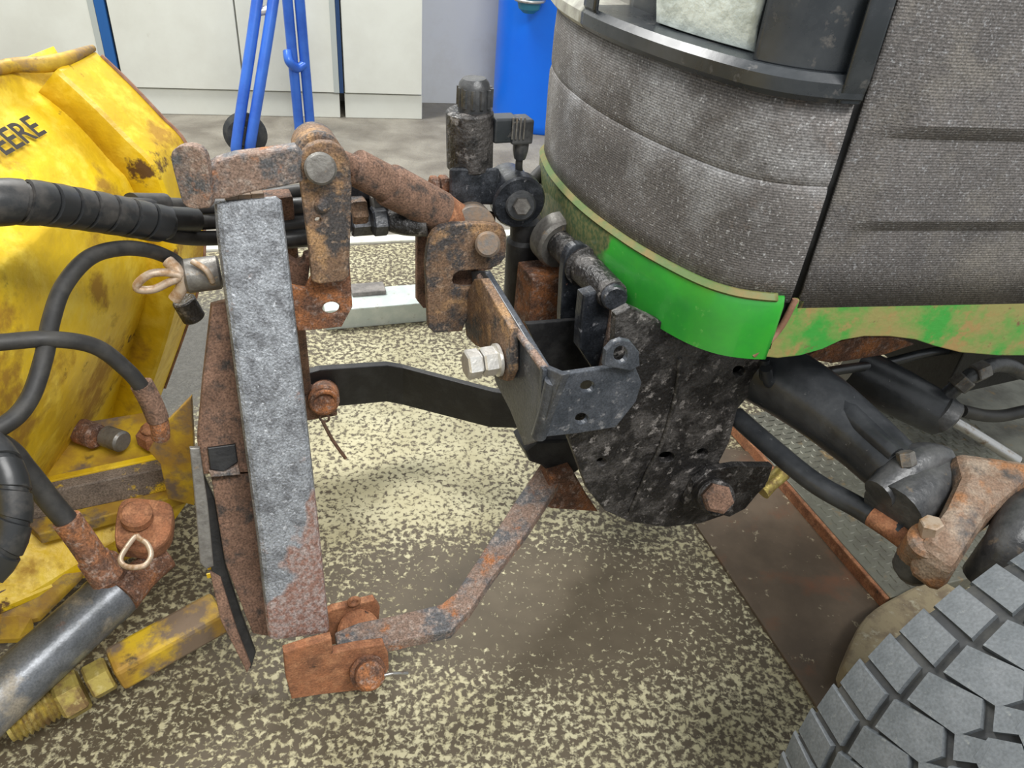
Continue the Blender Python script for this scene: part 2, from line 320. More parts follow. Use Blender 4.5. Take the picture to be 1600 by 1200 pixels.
def box(name, c, ux, uy, uz, m, parent=None, bev=.003, label=None):
    q = lambda s: [c+ux*a+uy*b+uz*s for a, b in ((-1, -1), (1, -1), (1, 1), (-1, 1))]
    return hexa8(name, q(-1), q(1), m, parent, bev, label)
def sheet(name, grid, thick, m, parent=None, smooth=True, ang=28, label=None):
    bm = bmesh.new(); V = [[bm.verts.new(p) for p in r] for r in grid]
    for a, b in zip(V, V[1:]):
        for k in range(len(a)-1): bm.faces.new((a[k], a[k+1], b[k+1], b[k]))
    me = bpy.data.meshes.new(name); bm.normal_update(); bm.to_mesh(me); bm.free()
    o = link(name, me, m, parent, smooth, label); sharpen(me, ang)
    if thick: md = o.modifiers.new('solid', 'SOLIDIFY'); md.thickness = abs(thick); md.offset = 1 if thick > 0 else -1
    return o
# ================================================================== SETTING
fl = bpy.data.meshes.new('floor'); fl.from_pydata([(-5, -3, 0), (5, -3, 0), (5, 6, 0), (-5, 6, 0)], [], [(0, 1, 2, 3)]); fl.materials.append(MATS['floor'])
o = bpy.data.objects.new('floor', fl); COL.objects.link(o); o['kind'] = 'structure'
c0, c1 = PZ(260, 180, 0), PZ(660, 188, 0); CU = (c1-c0).normalized(); CN = Vector((-CU.y, CU.x, 0))   # along the lockers, towards the wall
wb = PZ(690, 161, 0)
o = link('wall_back', (lambda me: (me.from_pydata([wb-CU*3+CN*.1*k+Z*z for k in (0, 1) for z in (0, 3)]+[wb+CU*3.5+CN*.1*k+Z*z for k in (0, 1) for z in (0, 3)], [], [(0, 1, 5, 4), (2, 3, 7, 6), (1, 3, 7, 5), (0, 2, 3, 1), (4, 5, 7, 6)]), me)[1])(bpy.data.meshes.new('wall_back')), 'wall_paint'); o['kind'] = 'structure'
a, b = PZ(500, 380, 0), PZ(720, 370, 0); d = (b-a).normalized(); n = Vector((-d.y, d.x, 0))
o = box('trim_1', (a+b)/2+Z*.004, d*1.1, n*.022, Z*.004, 'pale_strip', None, .002); o['kind'] = 'structure'
# ================================================================== LOCKERS
def locker(px0, px1, gaps, label, side=None, y0=188):
    def onf(px): return Pn(px, 165, c0, CN)
    a, b = onf(px0), onf(px1); a.z = b.z = 0; D = (wb-a).dot(CN)-.004; h = 1.5
    th = thing('locker_cabinet', (a+b)/2+CN*D/2, label, 'cabinet', 'white lockers along the back wall')
    wd = (b-a).length
    box('body', (a+b)/2+CN*(D/2+.012)+Z*(h/2+.05), CU*(wd/2), CN*(D/2-.012), Z*(h/2-.05), 'cabinet_white', th)
    box('plinth', (a+b)/2+CN*(D/2+.006)+Z*.05, CU*(wd/2), CN*(D/2-.006), Z*.05, 'cabinet_white', th)
    xs = [px0]+list(gaps)+[px1]
    for u, v in zip(xs, xs[1:]):
        p, q = onf(u), onf(v); p.z = q.z = 0; p += CU*.003; q -= CU*.003
        box('door', (p+q)/2+CN*.006+Z*(h/2+.054), CU*((q-p).length/2), CN*.009, Z*(h/2-.052), 'cabinet_white', th, .002)
    if side:
        p = onf(side[0]); q = onf(side[1]); p.z = q.z = 0
        box('side_strip', (p+q)/2+CN*.004+Z*(h/2+.054), CU*((q-p).length/2), CN*.012, Z*(h/2-.052), side[2], th, .001)
        box('edge_strip', p-CU*.012+CN*.004+Z*(h/2+.054), CU*.011, CN*.011, Z*(h/2-.052), 'cabinet_grey', th, .001)
locker(-330, 180, [-80], 'white locker left of the blue strip, partly behind the yellow plough', (182, 197, 'cabinet_blue'))
locker(199, 531, [385], 'white two-door locker behind the blue hand truck', (532, 538, 'cabinet_navy'))
locker(539, 660, [], 'narrow white locker at the end of the row next to the bare wall')
# ================================================================== DRUM
p = PZ(765, 184, 0); q = p+CU*.228-CN*.03
th = thing('plastic_drum', q, 'bright blue plastic drum standing against the back wall', 'drum')
rr = .22
lathe('barrel', q, q+Z*.93, [(0, rr*.93), (.012, rr*.97), (.04, rr), (.78, rr), (.79, rr*1.02), (.82, rr*1.02), (.83, rr), (.95, rr), (.985, rr*.96), (1, rr*.9)], 'drum_blue', th, 48)
p = Pn(826, 20, q-CN*(rr+.02), CN)
lathe('tap_body', p, p+Z*.12, [(0, .022), (.12, .04), (.3, .046), (1, .046)], 'teal_plastic', th, 24, 'teal tap body')
ring('tap_ring', p+Z*.045, Z, .055, .006, 'steel_bright', th, 'chrome ring')
# ================================================================== HAND TRUCK
hb = PZ(378, 246, 0)
th = thing('hand_truck', hb, 'blue tubular hand truck with black wheel parked before the lockers', 'hand truck')
def onz(px, py, z): return PZ(px, py, z)
HD = (hb.x**2+hb.y**2)**.5; HN = Vector((hb.x, hb.y, 0)).normalized()
def hp(px, py, off=0): return Pn(px, py, HN*(HD+off), HN)
rod('wheel', hp(381, 213, -.045), hp(381, 213, -.045)+CU*.0+(HN*.05+CU*.012), rp(33, hp(380, 213)), 'tyre_groove', th, .25, 32)
ww = hp(381, 213, -.05)
rod('wheel_hub', ww-HN*.004, ww+HN*.01, .035, 'black_gloss', th)
tr = rp(8.5, hp(390, 120))
tube('frame_tube', [hp(369, 236, -.06), hp(372, 205, -.06), hp(402, 0, .03), hp(412, -120, .08)], tr, 'tube_blue', th, 14)
tube('frame_tube', [hp(390, 233, -.06), hp(396, 195, -.06), hp(427, 0, .03), hp(440, -120, .08)], tr, 'tube_blue', th, 14)
tube('cross_tube', [hp(404, 18, .03), hp(424, 14, .03)], tr*.8, 'zinc', th, 12, label='pale bracket')
tube('frame_tube', [hp(469, 215, .25), hp(449, 0, .22), hp(442, -100, .2)], tr, 'tube_blue', th, 14)
tube('frame_tube', [hp(485, 200, .25), hp(468, 0, .22), hp(460, -100, .2)], tr, 'tube_blue', th, 14)
tube('brace', [hp(449, 80, .22), hp(452, 96, .2), hp(464, 106, .22), hp(476, 100, .23)], tr*.9, 'tube_blue', th, 12)
# ================================================================== FLOOR BITS
p = PZ(600, 512, 0); d = (PZ(670, 503, 0)-PZ(525, 516, 0)).normalized(); n = Vector((-d.y, d.x, 0))
a = PZ(510, 517, 0); b = PZ(760, 494, 0); hz = .055
o = box('steel_channel', (a+b)/2+n*.05+Z*hz/2, d*((b-a).length/2), n*.05, Z*hz/2, 'floor_bar', None, .003)
tag(o, 'pale grey steel channel lying on the speckled floor behind the hook', 'steel beam')
p = PZ(575, 455, hz)
o = box('scrap_plate', p+Z*.006, d*.042, n*.025, Z*.006, 'scrap_grey', None, .003); tag(o, 'small dull grey plate lying on the pale steel channel', 'plate')
# brown steel sheet and chequer plate under the tractor
s1, s2 = PZ(1085, 820, 0), PZ(1270, 1100, 0); e1_, e2_ = PZ(1225, 770, 0), PZ(1375, 945, 0)
sd = (s1-s2).normalized(); ed = (e1_-e2_).normalized()
quad = [s1+sd*.25, s2-sd*.5, e2_-ed*.55, e1_+ed*.12]
o = plate3('steel_sheet', [quad], s1, Z, .006, 'plate_brown', None, .001)
o.location.z = 0.0; tag(o, 'brown rusted steel sheet lying on the floor beneath the tractor', 'steel sheet')
th = thing('chequer_plate', (e1_+e2_)/2, 'grey chequer plate with rusted edge lying under the front axle', 'steel sheet')
nrm = Vector((-ed.y, ed.x, 0));
if nrm.x < 0: nrm = -nrm
zc = .03
cm = (e1_+e2_)/2+ed*.10; ch = (e1_-e2_).length/2+.11
box('plate_body', cm+nrm*.45+Z*zc/2, ed*ch, nrm*.45, Z*zc/2, 'chequer', th, .002)
box('rusted_edge', cm-nrm*.004+Z*.015, ed*ch, nrm*.004, Z*.014, 'rust_orange', th, .002, 'rust brown edge')
bm = bmesh.new(); 
for i in range(int(-ch/.0155)+1, int(ch/.0155)):
    for j in range(0, 34):
        c = cm+ed*(i*.0155)+nrm*(.018+j*.0155)+Z*zc; u = (ed if (i+j) % 2 else nrm); v = Vector((-u.y, u.x, 0))
        q = [bm.verts.new(c+k) for k in (u*.0095, v*.0022, -u*.0095, -v*.0022)]; tp = [bm.verts.new(c+u*.006*k+Z*.0016) for k in (1, -1)]
        for f in ((q[0], q[1], tp[0]), (q[1], q[2], tp[1]), (q[1], tp[1], tp[0]), (q[2], q[3], tp[1]), (q[3], q[0], tp[0]), (q[3], tp[0], tp[1])): bm.faces.new(f)
o = link('tread_lozenges', from_bm(bm, 'tread_lozenges'), 'chequer', th); o['kind'] = 'stuff'
# sandy block by the tyre
o = plate('stone_block', rnd([(1322, 1050), (1332, 1000), (1355, 960), (1400, 930), (1460, 905), (1500, 930), (1450, 990), (1400, 1040)], 3), Z*.05, Z, .05-.0065, 'sand_block', None, bev=.006)
tag(o, 'sandy beige block lying on the brown sheet against the tyre', 'block')
# ================================================================== TRACTOR
tb = W(.95, .87, 0)
tractor = thing('garden_tractor', tb, 'old green garden tractor with dusty black screens and chunky front tyre', 'tractor')
base = [(.613, .588), (.583, .598), (.553, .618), (.530, .655), (.508, .731), (.498, .80), (.494, .87)]
base = base+[(t, 1.74-l) for t, l in base[-2::-1]]
fp = smooth_path([Vector((t, l, 0)) for t, l in base], 8)
nr = []
for i in range(len(fp)):
    t = (fp[min(i+1, len(fp)-1)]-fp[max(i-1, 0)]).normalized(); nr.append(Vector((-t.y, t.x, 0)) if Vector((-t.y, t.x)).dot(Vector((fp[i].x-.75, fp[i].y-.87))) > 0 else Vector((t.y, -t.x, 0)))
def fpt(i, off, z): q = fp[i]+nr[i]*off; return W(q.x, q.y, z)
def front(name, prof, m, lo=None, hi=None, thick=-.004, label=None, bow=0):
    idx = [i for i in range(len(fp)) if (lo is None or fp[i].y >= lo) and (hi is None or fp[i].y <= hi)]
    return sheet(name, [[fpt(i, o_, z) for i in idx] for z, o_ in prof], thick, m, tractor, True, 25, label)
front('grille_screen', [(.595, 0), (.63, .002), (.70, .004), (.724, .004), (.729, .0025), (.732, .0008), (.735, .002), (.742, .003), (.78, .003), (.826, .001)], 'screen_front', label='dusty dark grey front screen')
front('green_band', [(.519, .000), (.521, .004), (.56, .006), (.592, .0065), (.600, .004), (.602, -.002)], 'green_paint', lo=.590, hi=1.15, label='bright green lower band')
front('band_lip', [(.599, .005), (.601, .0075), (.6032, .005), (.604, .000)], 'green_dull', lo=.592, hi=1.15)
SILL = [(.821, -.004), (.821, .010), (.825, .014), (.835, .014), (.840, .009), (.842, -.05), (.99, -.06)]
front('headlight_sill', SILL, 'black_gloss', hi=.93)
front('headlight_sill', SILL, 'cream_dust', lo=.92, label='dust covered end of the headlight frame')
front('corner_panel', [(.838, -.03), (.840, -.002), (.846, .001), (.93, .000), (.99, -.004)], 'black_gloss', hi=.650)
front('corner_post', [(.821, -.006), (.822, .013), (.84, .016), (.93, .015), (.99, .010)], 'black_gloss', hi=.596)
front('centre_post', [(.836, -.03), (.838, .008), (.845, .012), (.93, .011), (.99, .004)], 'black_gloss', lo=.885, hi=.93)
front('headlight_lens', [(.846, -.03), (.849, -.022), (.87, -.018), (.95, -.022), (.99, -.03)], 'lens_white', lo=.655, hi=.815, label='frosted white headlight lens')
# dusty end of the bezel
# hood side
SL = .22
def spt(t, off, z): return W(t, .584-SL*(t-.628)-off*min(1, max(0, (t-.632)/.05)), z)
ts = [.626, .632, .65, .665, .682, .70, .75, .9, 1.1, 1.4]
def side(name, prof, m, t0=None, thick=-.004, label=None): return sheet(name, [[spt(t, o_, z) for t in ts] for z, o_ in prof], thick, m, tractor, True, 20, label)
side('side_screen', [(.585, 0), (.64, .003), (.682, .002), (.688, .006), (.697, .011), (.74, .007), (.784, .006), (.790, .011), (.80, .016), (.86, .012), (.95, .008), (1.0, -.03)], 'screen_side', label='dark grey ribbed side screen')
sheet('hood_seal', [[W(.606, .590, z), W(.618, .596, z), W(.640, .594, z)] for z in (.53, .7, .83, .95)], .003, 'black_plain', tractor)
pl = W(.628, .584, 0); sn = (L+T*SL).normalized()
sk = [(1640, 556), (1560, 556), (1500, 551), (1460, 541), (1430, 531), (1390, 526), (1350, 526), (1315, 532), (1285, 546), (1250, 556), (1215, 560), (1176, 556), (1195, 538), (1222, 505), (1243, 468), (1300, 473), (1400, 474), (1500, 472), (1640, 466)]
sk = [Pn(x, y, pl, sn) for x, y in sk]; se = Vector((sn.y, -sn.x, 0)); kk = (1.4-.628-(sk[0]-pl).dot(T))
plate3('side_skirt', [[sk[0]+se*kk]+sk+[sk[-1]+se*kk]], pl, sn, .006, 'green_worn', tractor, label='worn green skirt with rust')
tube('skirt_edge', [Pn(x, y, pl-sn*.002, sn) for x, y in ((1243, 468), (1222, 508), (1198, 537), (1176, 555))], .004, 'edge_rust', tractor, 8, 4)
box('shade_block', W(1.47, .90, .385), T*.30, L*.19, Z*.13, 'black_plain', tractor)  # black box added to stand in for shadowed floor under the tractor
box('engine_block', W(1.0, .87, .72), T*.36, L*.19, Z*.18, 'black_plain', tractor)
box('hood_top', W(1.02, .87, .985), T*.50, L*.20, Z*.008, 'green_paint', tractor)
# chassis under the hood
box('chassis_rail', W(1.0, .96, .40), T*.48, L*.02, Z*.07, 'black_plain', tractor)
box('cross_member', W(.56, .93, .40), T*.05, L*.18, Z*.12, 'black_plain', tractor)
# mounting plate
ml = .68
plateL('mount_plate', [(955, 600), (962, 492), (985, 480), (1060, 515), (1110, 540), (1192, 560), (1188, 590), (1175, 612), (1152, 640), (1140, 690), (1124, 722), (1132, 745), (1160, 740), (1205, 735), (1196, 760), (1160, 796), (1130, 806), (1095, 818), (1040, 824), (985, 816), (945, 798), (918, 765), (903, 725), (888, 685), (892, 640)], ml, .012, 'black_dirty', tractor, [circ(1155, 580, 10, 14, 8), circ(1042, 714, 12, 14, 8), circ(1098, 708, 9, 12, 7), circ(940, 722, 8, 12, 6)], label='thick black side plate flaked with dirt')
plateL('backing_plate', [(985, 520), (1080, 545), (1178, 568), (1140, 640), (1115, 720), (1080, 770), (960, 770), (920, 720), (915, 660)], ml+.03, .01, 'black_plain', tractor)
tube('plate_weld', [PL(x, y, ml-.002) for x, y in ((1062, 560), (1055, 620), (1035, 690), (1010, 740), (985, 800))], .0035, 'black_dirty', tractor, 8, 5)
plateL('plate_flange', [(1068, 790), (1085, 755), (1110, 735), (1150, 728), (1208, 728), (1200, 752), (1165, 795), (1140, 808)], ml-.012, .012, 'black_dirty', tractor)
p = PL(1108, 770, ml-.02); q = PL(1120, 778, ml-.055)
rod('pivot_boss', p, q, rp(29, q), 'black_dirty', tractor, .1)
rod('pivot_bolt', PL(1118, 777, ml-.05), PL(1123, 780, ml-.075), rp(24, q), 'rust_brown', tractor, .2, label='rusted bolt head', hexa=True)
# lug: rusty wedge to the left of the plate
plateL('lower_bracket', [(850, 790), (862, 745), (895, 735), (915, 770), (935, 800), (860, 795)], .78, .04, 'rust_plate', tractor, bev=.003)
plateL('lower_clevis', [(820, 704), (838, 690), (895, 688), (905, 735), (880, 752), (862, 742), (846, 728), (828, 722)], .80, .05, 'black_plain', tractor, bev=.004)
# axle beam
ta = .745
def ax(x, y, l, dz=0): return Pn(x, y, L*l, L)+Z*dz
tube('front_axle', [PZ(1190, 575, .40), PZ(1270, 625, .395), PZ(1345, 685, .385), PZ(1400, 735, .38)], [.052, .048, .042, .038], 'axle_black', tractor, 20, 8, 'heavy black axle beam')
tube('axle_rib', [PZ(1280, 600, .42), PZ(1330, 650, .415), PZ(1400, 712, .41)], [.018, .016, .012], 'axle_black', tractor, 10)
# axle end clamp
p = PZ(1370, 778, .37); q = PZ(1478, 715, .40)
tube('axle_clamp', [PZ(1372, 772, .375), PZ(1410, 742, .39), PZ(1440, 722, .40), PZ(1478, 716, .40)], [.020, .026, .026, .016], 'casting_dark', tractor, 14)
rod('clamp_bolt', PZ(1418, 728, .41), PZ(1414, 706, .425), .011, 'steel_dull', tractor, hexa=True)
tube('kingpin_sleeve', [PZ(1395, 800, .36), PZ(1430, 770, .37), PZ(1465, 745, .375)], [.04, .042, .036], 'casting_dark', tractor, 18)
# knuckle casting
ribbon('steering_knuckle', [PZ(1489, 702, .425), PZ(1500, 742, .42), PZ(1478, 790, .405), PZ(1455, 822, .39), PZ(1432, 850, .37)], [PZ(1640, 722, .425), PZ(1605, 752, .42), PZ(1548, 800, .405), PZ(1520, 845, .39), PZ(1492, 892, .37)], .05, 'casting_brown', tractor, -Z, .012)
tube('hub_housing', [PZ(1650, 790, .40), PZ(1605, 815, .39), PZ(1578, 855, .37), PZ(1545, 905, .32)], [.034, .032, .028, .03], 'casting_dark', tractor, 20)
for k in range(5):
    p = PZ(1572-3*k, 822+16*k, .368-.012*k); tube('housing_fin', [p+T*-.022, p+T*.022+Z*.003], .006, 'zinc', tractor, 8)
rod('tie_rod_joint', PZ(1452, 842, .375), PZ(1430, 872, .32), rp(30, PZ(1440, 850, .36)), 'casting_brown', tractor, .2)
rod('joint_nut', PZ(1456, 815, .395), PZ(1452, 835, .375), .013, 'pin_wire', tractor, hexa=True)
tube('joint_boot', [PZ(1436, 868, .33), PZ(1430, 885, .31), PZ(1428, 900, .29)], [.024, .026, .014], 'casting_dark', tractor, 16)
# tie rod
tube('tie_rod', [PZ(1150, 650, .33), PZ(1195, 690, .33), PZ(1270, 752, .33), PZ(1345, 795, .33), PZ(1408, 836, .335)], rp(16.5, PZ(1270, 740, .33)), 'axle_black', tractor, 16, 8, 'slim black tie rod')
tube('tie_rod_end', [PZ(1362, 806, .333), PZ(1390, 824, .334), PZ(1420, 846, .335)], rp(17.5, PZ(1380, 820, .33)), 'rust_orange', tractor, 16, 4, 'rusted tie rod end')
# steering cylinder and pipes
tube('steering_cylinder', [PL(1325, 572, .745), PL(1400, 612, .69), PL(1470, 648, .645)], [.040, .040, .036], 'axle_black', tractor, 20)
rod('cylinder_gland', PL(1465, 640, .645), PL(1488, 656, .625), .029, 'casting_dark', tractor)
tube('cylinder_rod', [PL(1480, 652, .63), PL(1530, 682, .595), PL(1590, 720, .55)], .009, 'steel_bright', tractor, 14, 4, 'bright piston rod')
tube('brake_pipe', [PL(1197, 575, .66), PL(1205, 600, .66), PL(1240, 598, .67), PL(1300, 580, .70), PL(1380, 568, .72), PL(1470, 548, .74), PL(1600, 540, .76)], .008, 'axle_black', tractor, 12)
tube('pipe_bend', [PL(1195, 560, .67), PL(1194, 590, .67), PL(1200, 602, .665), PL(1225, 602, .665)], .007, 'axle_black', tractor, 10)
tube('hydraulic_elbow', [PL(1475, 622, .65), PL(1505, 596, .645), PL(1530, 580, .645), PL(1570, 570, .65), PL(1650, 592, .65), PL(1900, 610, .70)], .0125, 'casting_dark', tractor, 14)
rod('elbow_nut', PL(1494, 605, .645), PL(1512, 590, .642), .0175, 'steel_dull', tractor, hexa=True)
rod('elbow_nut', PL(1520, 585, .643), PL(1540, 576, .643), .0165, 'steel_dull', tractor, hexa=True)
tube('return_hose', [PL(1502, 642, .64), PL(1560, 650, .645), PL(1650, 634, .65), PL(1900, 600, .72)], .011, 'cable_black', tractor, 14)
plateL('rust_shield', [(1255, 560), (1290, 540), (1340, 528), (1400, 528), (1430, 538), (1380, 555), (1300, 568)], .72, .01, 'rust_plate', tractor)
lathe('pulley', PL(1345, 612, .95), PL(1335, 605, 1.0), [(0, .05), (.3, .035), (.7, .035), (1, .05)], 'black_plain', tractor)
# brass fitting near the floor
th_c = PZ(1208, 752, .12)
tube('brass_fitting', [PZ(1222, 738, .12), PZ(1205, 755, .11), PZ(1190, 768, .10)], [.016, .013, .016], 'brass_zinc', tractor, 14)
# ------------------------------------------------------------------ tyre
WA = math.radians(70); WT = Vector((math.sin(WA), math.cos(WA), 0)); WL = Vector((-WT.y, WT.x, 0))
R = .28; wc = W(.722, .237, 0)+Z*(R+.006); TW = .205
wheel = bpy.data.objects.new('front_tyre', None)
me = None
def wp(ang, lat, r): return wc + (-WT*math.cos(ang)+Z*math.sin(ang))*r - WL*lat
# carcass: profile (lateral, radius), lat 0 = inner shoulder
prof = [(.045, .12), (.012, .15), (-.012, .20), (-.006, .240), (.004, R-.012), (.03, R-.008), (.10, R-.006), (.175, R-.008), (.201, R-.012), (.211, .24), (.217, .20), (.193, .15), (.16, .12)]
grid = [[wp(2*math.pi*k/64, la, r) for la, r in prof] for k in range(65)]
bm = bmesh.new(); V = [[bm.verts.new(p) for p in r] for r in grid[:-1]]
for k in range(64):
    for j in range(len(prof)-1): bm.faces.new((V[k][j], V[k][j+1], V[(k+1) % 64][j+1], V[(k+1) % 64][j]))
tyre = link('front_tyre', from_bm(bm, 'front_tyre'), 'tyre_groove', tractor, True, 'chunky black tread tyre')
rim = lathe('wheel_rim', wc-WL*.04, wc-WL*.165, [(0, .125), (.2, .11), (.8, .11), (1, .125)], 'yellow_worn', tractor, 40)
def block(ang0, outline, top=R, bot=R-.014):
    """outline: (angle in pitch units, lateral) corners"""
    bm = bmesh.new(); pt = 2*math.pi/46
    a = [bm.verts.new(wp(ang0+u*pt, v, bot)) for u, v in outline]; cu = sum(u for u, v in outline)/len(outline); cv = sum(v for u, v in outline)/len(outline)
    f = lambda v: top-.010*abs((v-.1025)/.1025)**3
    b = [bm.verts.new(wp(ang0+(cu+(u-cu)*.9)*pt, cv+(v-cv)*.94, f(v))) for u, v in outline]
    bm.faces.new(a); bm.faces.new(b); n = len(a)
    for k in range(n): bm.faces.new((a[k], a[(k+1) % n], b[(k+1) % n], b[k]))
    return from_bm(bm, 'tread_block')
rows = [[(.04, .001), (.86, -.003), (.98, .038), (.16, .044)],
        [(.20, .050), (1.04, .043), (1.60, .084), (1.14, .100), (.62, .095)],
        [(1.22, .105), (1.66, .090), (2.15, .110), (1.66, .118), (1.72, .122)][:4],
        [(.20, .155), (1.04, .162), (1.60, .121), (1.14, .105), (.62, .110)],
        [(.04, .204), (.86, .208), (.98, .167), (.16, .161)]]
toff = Vector((0, 0, 0)); toff = tractor.location + tyre.location
for row in rows:
    me = block(0, row); me.materials.append(MATS['tyre_rubber'])
    loc = wc.copy(); me.transform(Matrix.Translation(-loc))
    for k in range(46):
        ob = bpy.data.objects.new('tread_block', me); COL.objects.link(ob); ob.parent = tyre
        ob.matrix_basis = Matrix.Translation(loc-toff) @ Matrix.Rotation(-2*math.pi*k/46, 4, -WL) 
# ================================================================== FRONT LIFT on tractor (bracket, hook)
br = thing('lift_bracket', W(.36, .78, .40), 'black U-shaped lift bracket bolted in front of the mount plate', 'bracket')
lf = .66; tw = .352
plateL('front_web', [(848, 577), (880, 585), (950, 575), (992, 570), (1003, 598), (994, 628), (962, 668), (900, 678), (842, 684)], lf, .008, 'bracket_paint', br, [circ(918, 604, 11, 14, 9), circ(909, 654, 10, 14, 8)])
plateL('eye_lug', [(944, 572), (947, 548), (958, 536), (972, 531), (986, 534), (999, 550), (1000, 572), (985, 580)], lf-.009, .008, 'bracket_paint', br, [circ(970, 554, 11, 14, 13)])
plateT('side_web', [(735, 424), (757, 424), (848, 572), (880, 586), (842, 684), (836, 690), (818, 696), (796, 640), (775, 600), (745, 480)], tw, .009, 'bracket_paint', br)
tube('web_corner', [PT(864, 594, tw+.004), PT(854, 640, tw+.004), PT(842, 680, tw+.004)], .010, 'bracket_paint', br, 12, 4)
plateL('back_web', [(822, 506), (905, 500), (940, 590), (868, 606)], .80, .008, 'black_plain', br)
tube('top_edge', [PT(750, 432, tw), PT(800, 505, tw), PT(852, 578, tw)], .0055, 'rust_grey', br, 8, 2)
hk = thing('hitch_hook', W(.32, .92, .42), 'rusty hook plates bolted to the side of the black bracket', 'hook')
hz4 = lambda q: [(640+x/4, 300+y/4) for x, y in q]
hook = hz4([(112, 360), (125, 300), (150, 255), (195, 220), (270, 203), (400, 198), (550, 203), (590, 225), (606, 270), (606, 350), (598, 410), (565, 455), (510, 480), (380, 490), (310, 497), (278, 520), (268, 555), (285, 592), (340, 602), (402, 600), (415, 645), (400, 720), (345, 830), (330, 872), (155, 882), (120, 850), (112, 700), (106, 560), (100, 460)])
plateL('hook_plate', hook, .90, .012, 'hook_steel', hk, bev=.002)
plateL('slot_shade', [(700, 412), (748, 412), (748, 458), (700, 458)], .93, .02, 'rust_brown', hk)  # dark plate added as the shadow inside the hook slot
plateL('hook_plate', [(652, 345), (668, 330), (720, 325), (775, 335), (770, 420), (700, 440), (690, 480), (662, 482), (652, 470)], .985, .012, 'rust_brown', hk)
rod('hook_pin', PL(762, 380, .893), PL(750, 368, .998), rp(19, PL(762, 381, .89)), 'tan_cap', hk, .15)
rod('hook_pin_head', PL(762, 382, .880), PL(762, 381, .896), rp(20, PL(762, 381, .89)), 'tan_cap', hk, .2, label='worn round pin head')
rod('hook_bush', PL(742, 355, .915), PL(735, 344, .98), rp(32, PL(740, 350, .95)), 'tan_cap', hk, .05)
plateT('hook_strap', [(722, 470), (740, 436), (752, 436), (797, 514), (797, 580), (790, 596), (778, 592), (770, 552), (742, 540), (728, 525)], tw-.014, .012, 'hook_steel', hk, bev=.002)
b0 = PT(779, 562, tw-.016); b1 = b0-T*.024; b2 = b0-T*.05
lathe('bolt_flange', b0, b0-T*.006, [(0, .022), (.7, .022), (1, .018)], 'zinc', hk)
rod('bolt_nut', b0-T*.004, b0-T*.024, .0195, 'zinc', hk, hexa=True, label='clean zinc hex nut')
rod('bolt_head', b0-T*.026, b0-T*.046, .0195, 'zinc', hk, hexa=True, label='clean zinc bolt head')
# rollers and struts of the lift shaft
ls = thing('lift_shaft', W(.46, .80, .36), 'black lift shaft with round collar on two struts under the hood', 'shaft')
s0, s1_ = PL(866, 372, .93), PL(958, 462, .735)
lathe('collar', PL(862, 365, .945), PL(880, 384, .91), [(0, rp(36, s0)), (.15, rp(42, s0)), (.85, rp(42, s0)), (1, rp(38, s0))], 'steel_dull', ls)
lathe('shaft', s0, s1_, [(0, rp(22, s0)), (.45, rp(22, s0)), (.46, rp(29, s0)), (.55, rp(29, s0)), (.56, rp(24, s0)), (1, rp(24, s1_))], 'black_dirty', ls)
rod('shaft_end', PL(955, 458, .74), PL(962, 468, .722), rp(20, s1_), 'black_paint', ls)
plateL('strut', rnd([(880, 425), (884, 400), (895, 385), (912, 382), (922, 395), (916, 440), (910, 500), (900, 535), (884, 540), (876, 510), (878, 460)], 3), .83, .014, 'black_paint', ls)
plateL('strut', [(912, 462), (935, 455), (966, 470), (968, 490), (955, 530), (946, 575), (928, 580), (905, 545), (908, 500)], .745, .02, 'black_paint', ls, bev=.003)
tube('strut_edge', [PL(962, 475, .742), PL(956, 515, .742), PL(943, 572, .742)], .007, 'rust_grey', ls, 8, 3)
box('base_block', PL(850, 455, .93)-Z*.02, T*.035, L*.03, Z*.06, 'rust_plate', ls)
# ================================================================== A-FRAME
af = thing('implement_frame', W(.03, .75, .08), 'tall grey box-section implement frame with rusted foot and top lugs', 'frame')
ab = W(*(.036, .65, .14)); at = PL(385, 310, .87); adir = (at-ab).normalized(); an = T.cross(adir)
plate('front_leg', [(336, 318), (345, 313), (432, 306), (441, 313), (448, 370), (475, 600), (500, 830), (516, 985), (512, 992), (428, 1003), (420, 998), (405, 860), (370, 600), (340, 370)], ab, an, .055, 'arm_paint', af, bev=.007, label='grey box-section leg, paint flaking to rust')
# far leg mirrored behind
fb = PL(492, 640, 1.14)
hexa8('rear_leg', [at+T*(-.005)+L*.07+Z*-.03, at+T*.06+L*.07+Z*-.03, at+T*.06+L*.10-Z*.03, at-T*.005+L*.10-Z*.03], [fb-T*.05, fb+T*-.002, fb+T*-.002+L*.04, fb-T*.05+L*.04], 'rust_brown', af)
plateL('foot_plate', [(443, 1020), (480, 1008), (518, 998), (521, 1020), (560, 1012), (600, 1007), (607, 1022), (608, 1045), (598, 1064), (570, 1078), (500, 1086), (456, 1093), (447, 1060)], .612, .012, 'rust_orange', af, bev=.002, label='orange rusted foot plate')
plateL('foot_plate', [(500, 965), (520, 953), (585, 938), (594, 950), (592, 975), (560, 1000), (510, 1010)], .715, .012, 'rust_orange', af, bev=.002)
ring('lug_eye', PL(553, 940, .712), L, .007, .003, 'rust_orange', af)
rod('foot_washer', PL(560, 985, .70), PL(561, 986, .692), rp(33, PL(560, 985, .69)), 'rust_orange', af, .1)
q = PL(574, 1052, .60)
rod('foot_pin', PL(574, 1052, .60), PL(566, 1000, .715), rp(19, q), 'rust_plate', af)
rod('pin_collar', PL(573, 1048, .606), PL(576, 1053, .594), rp(28, q), 'rust_plate', af, .15)
rod('pin_head', PL(575, 1051, .596), PL(579, 1058, .580), rp(22, q), 'rust_plate', af, .2)
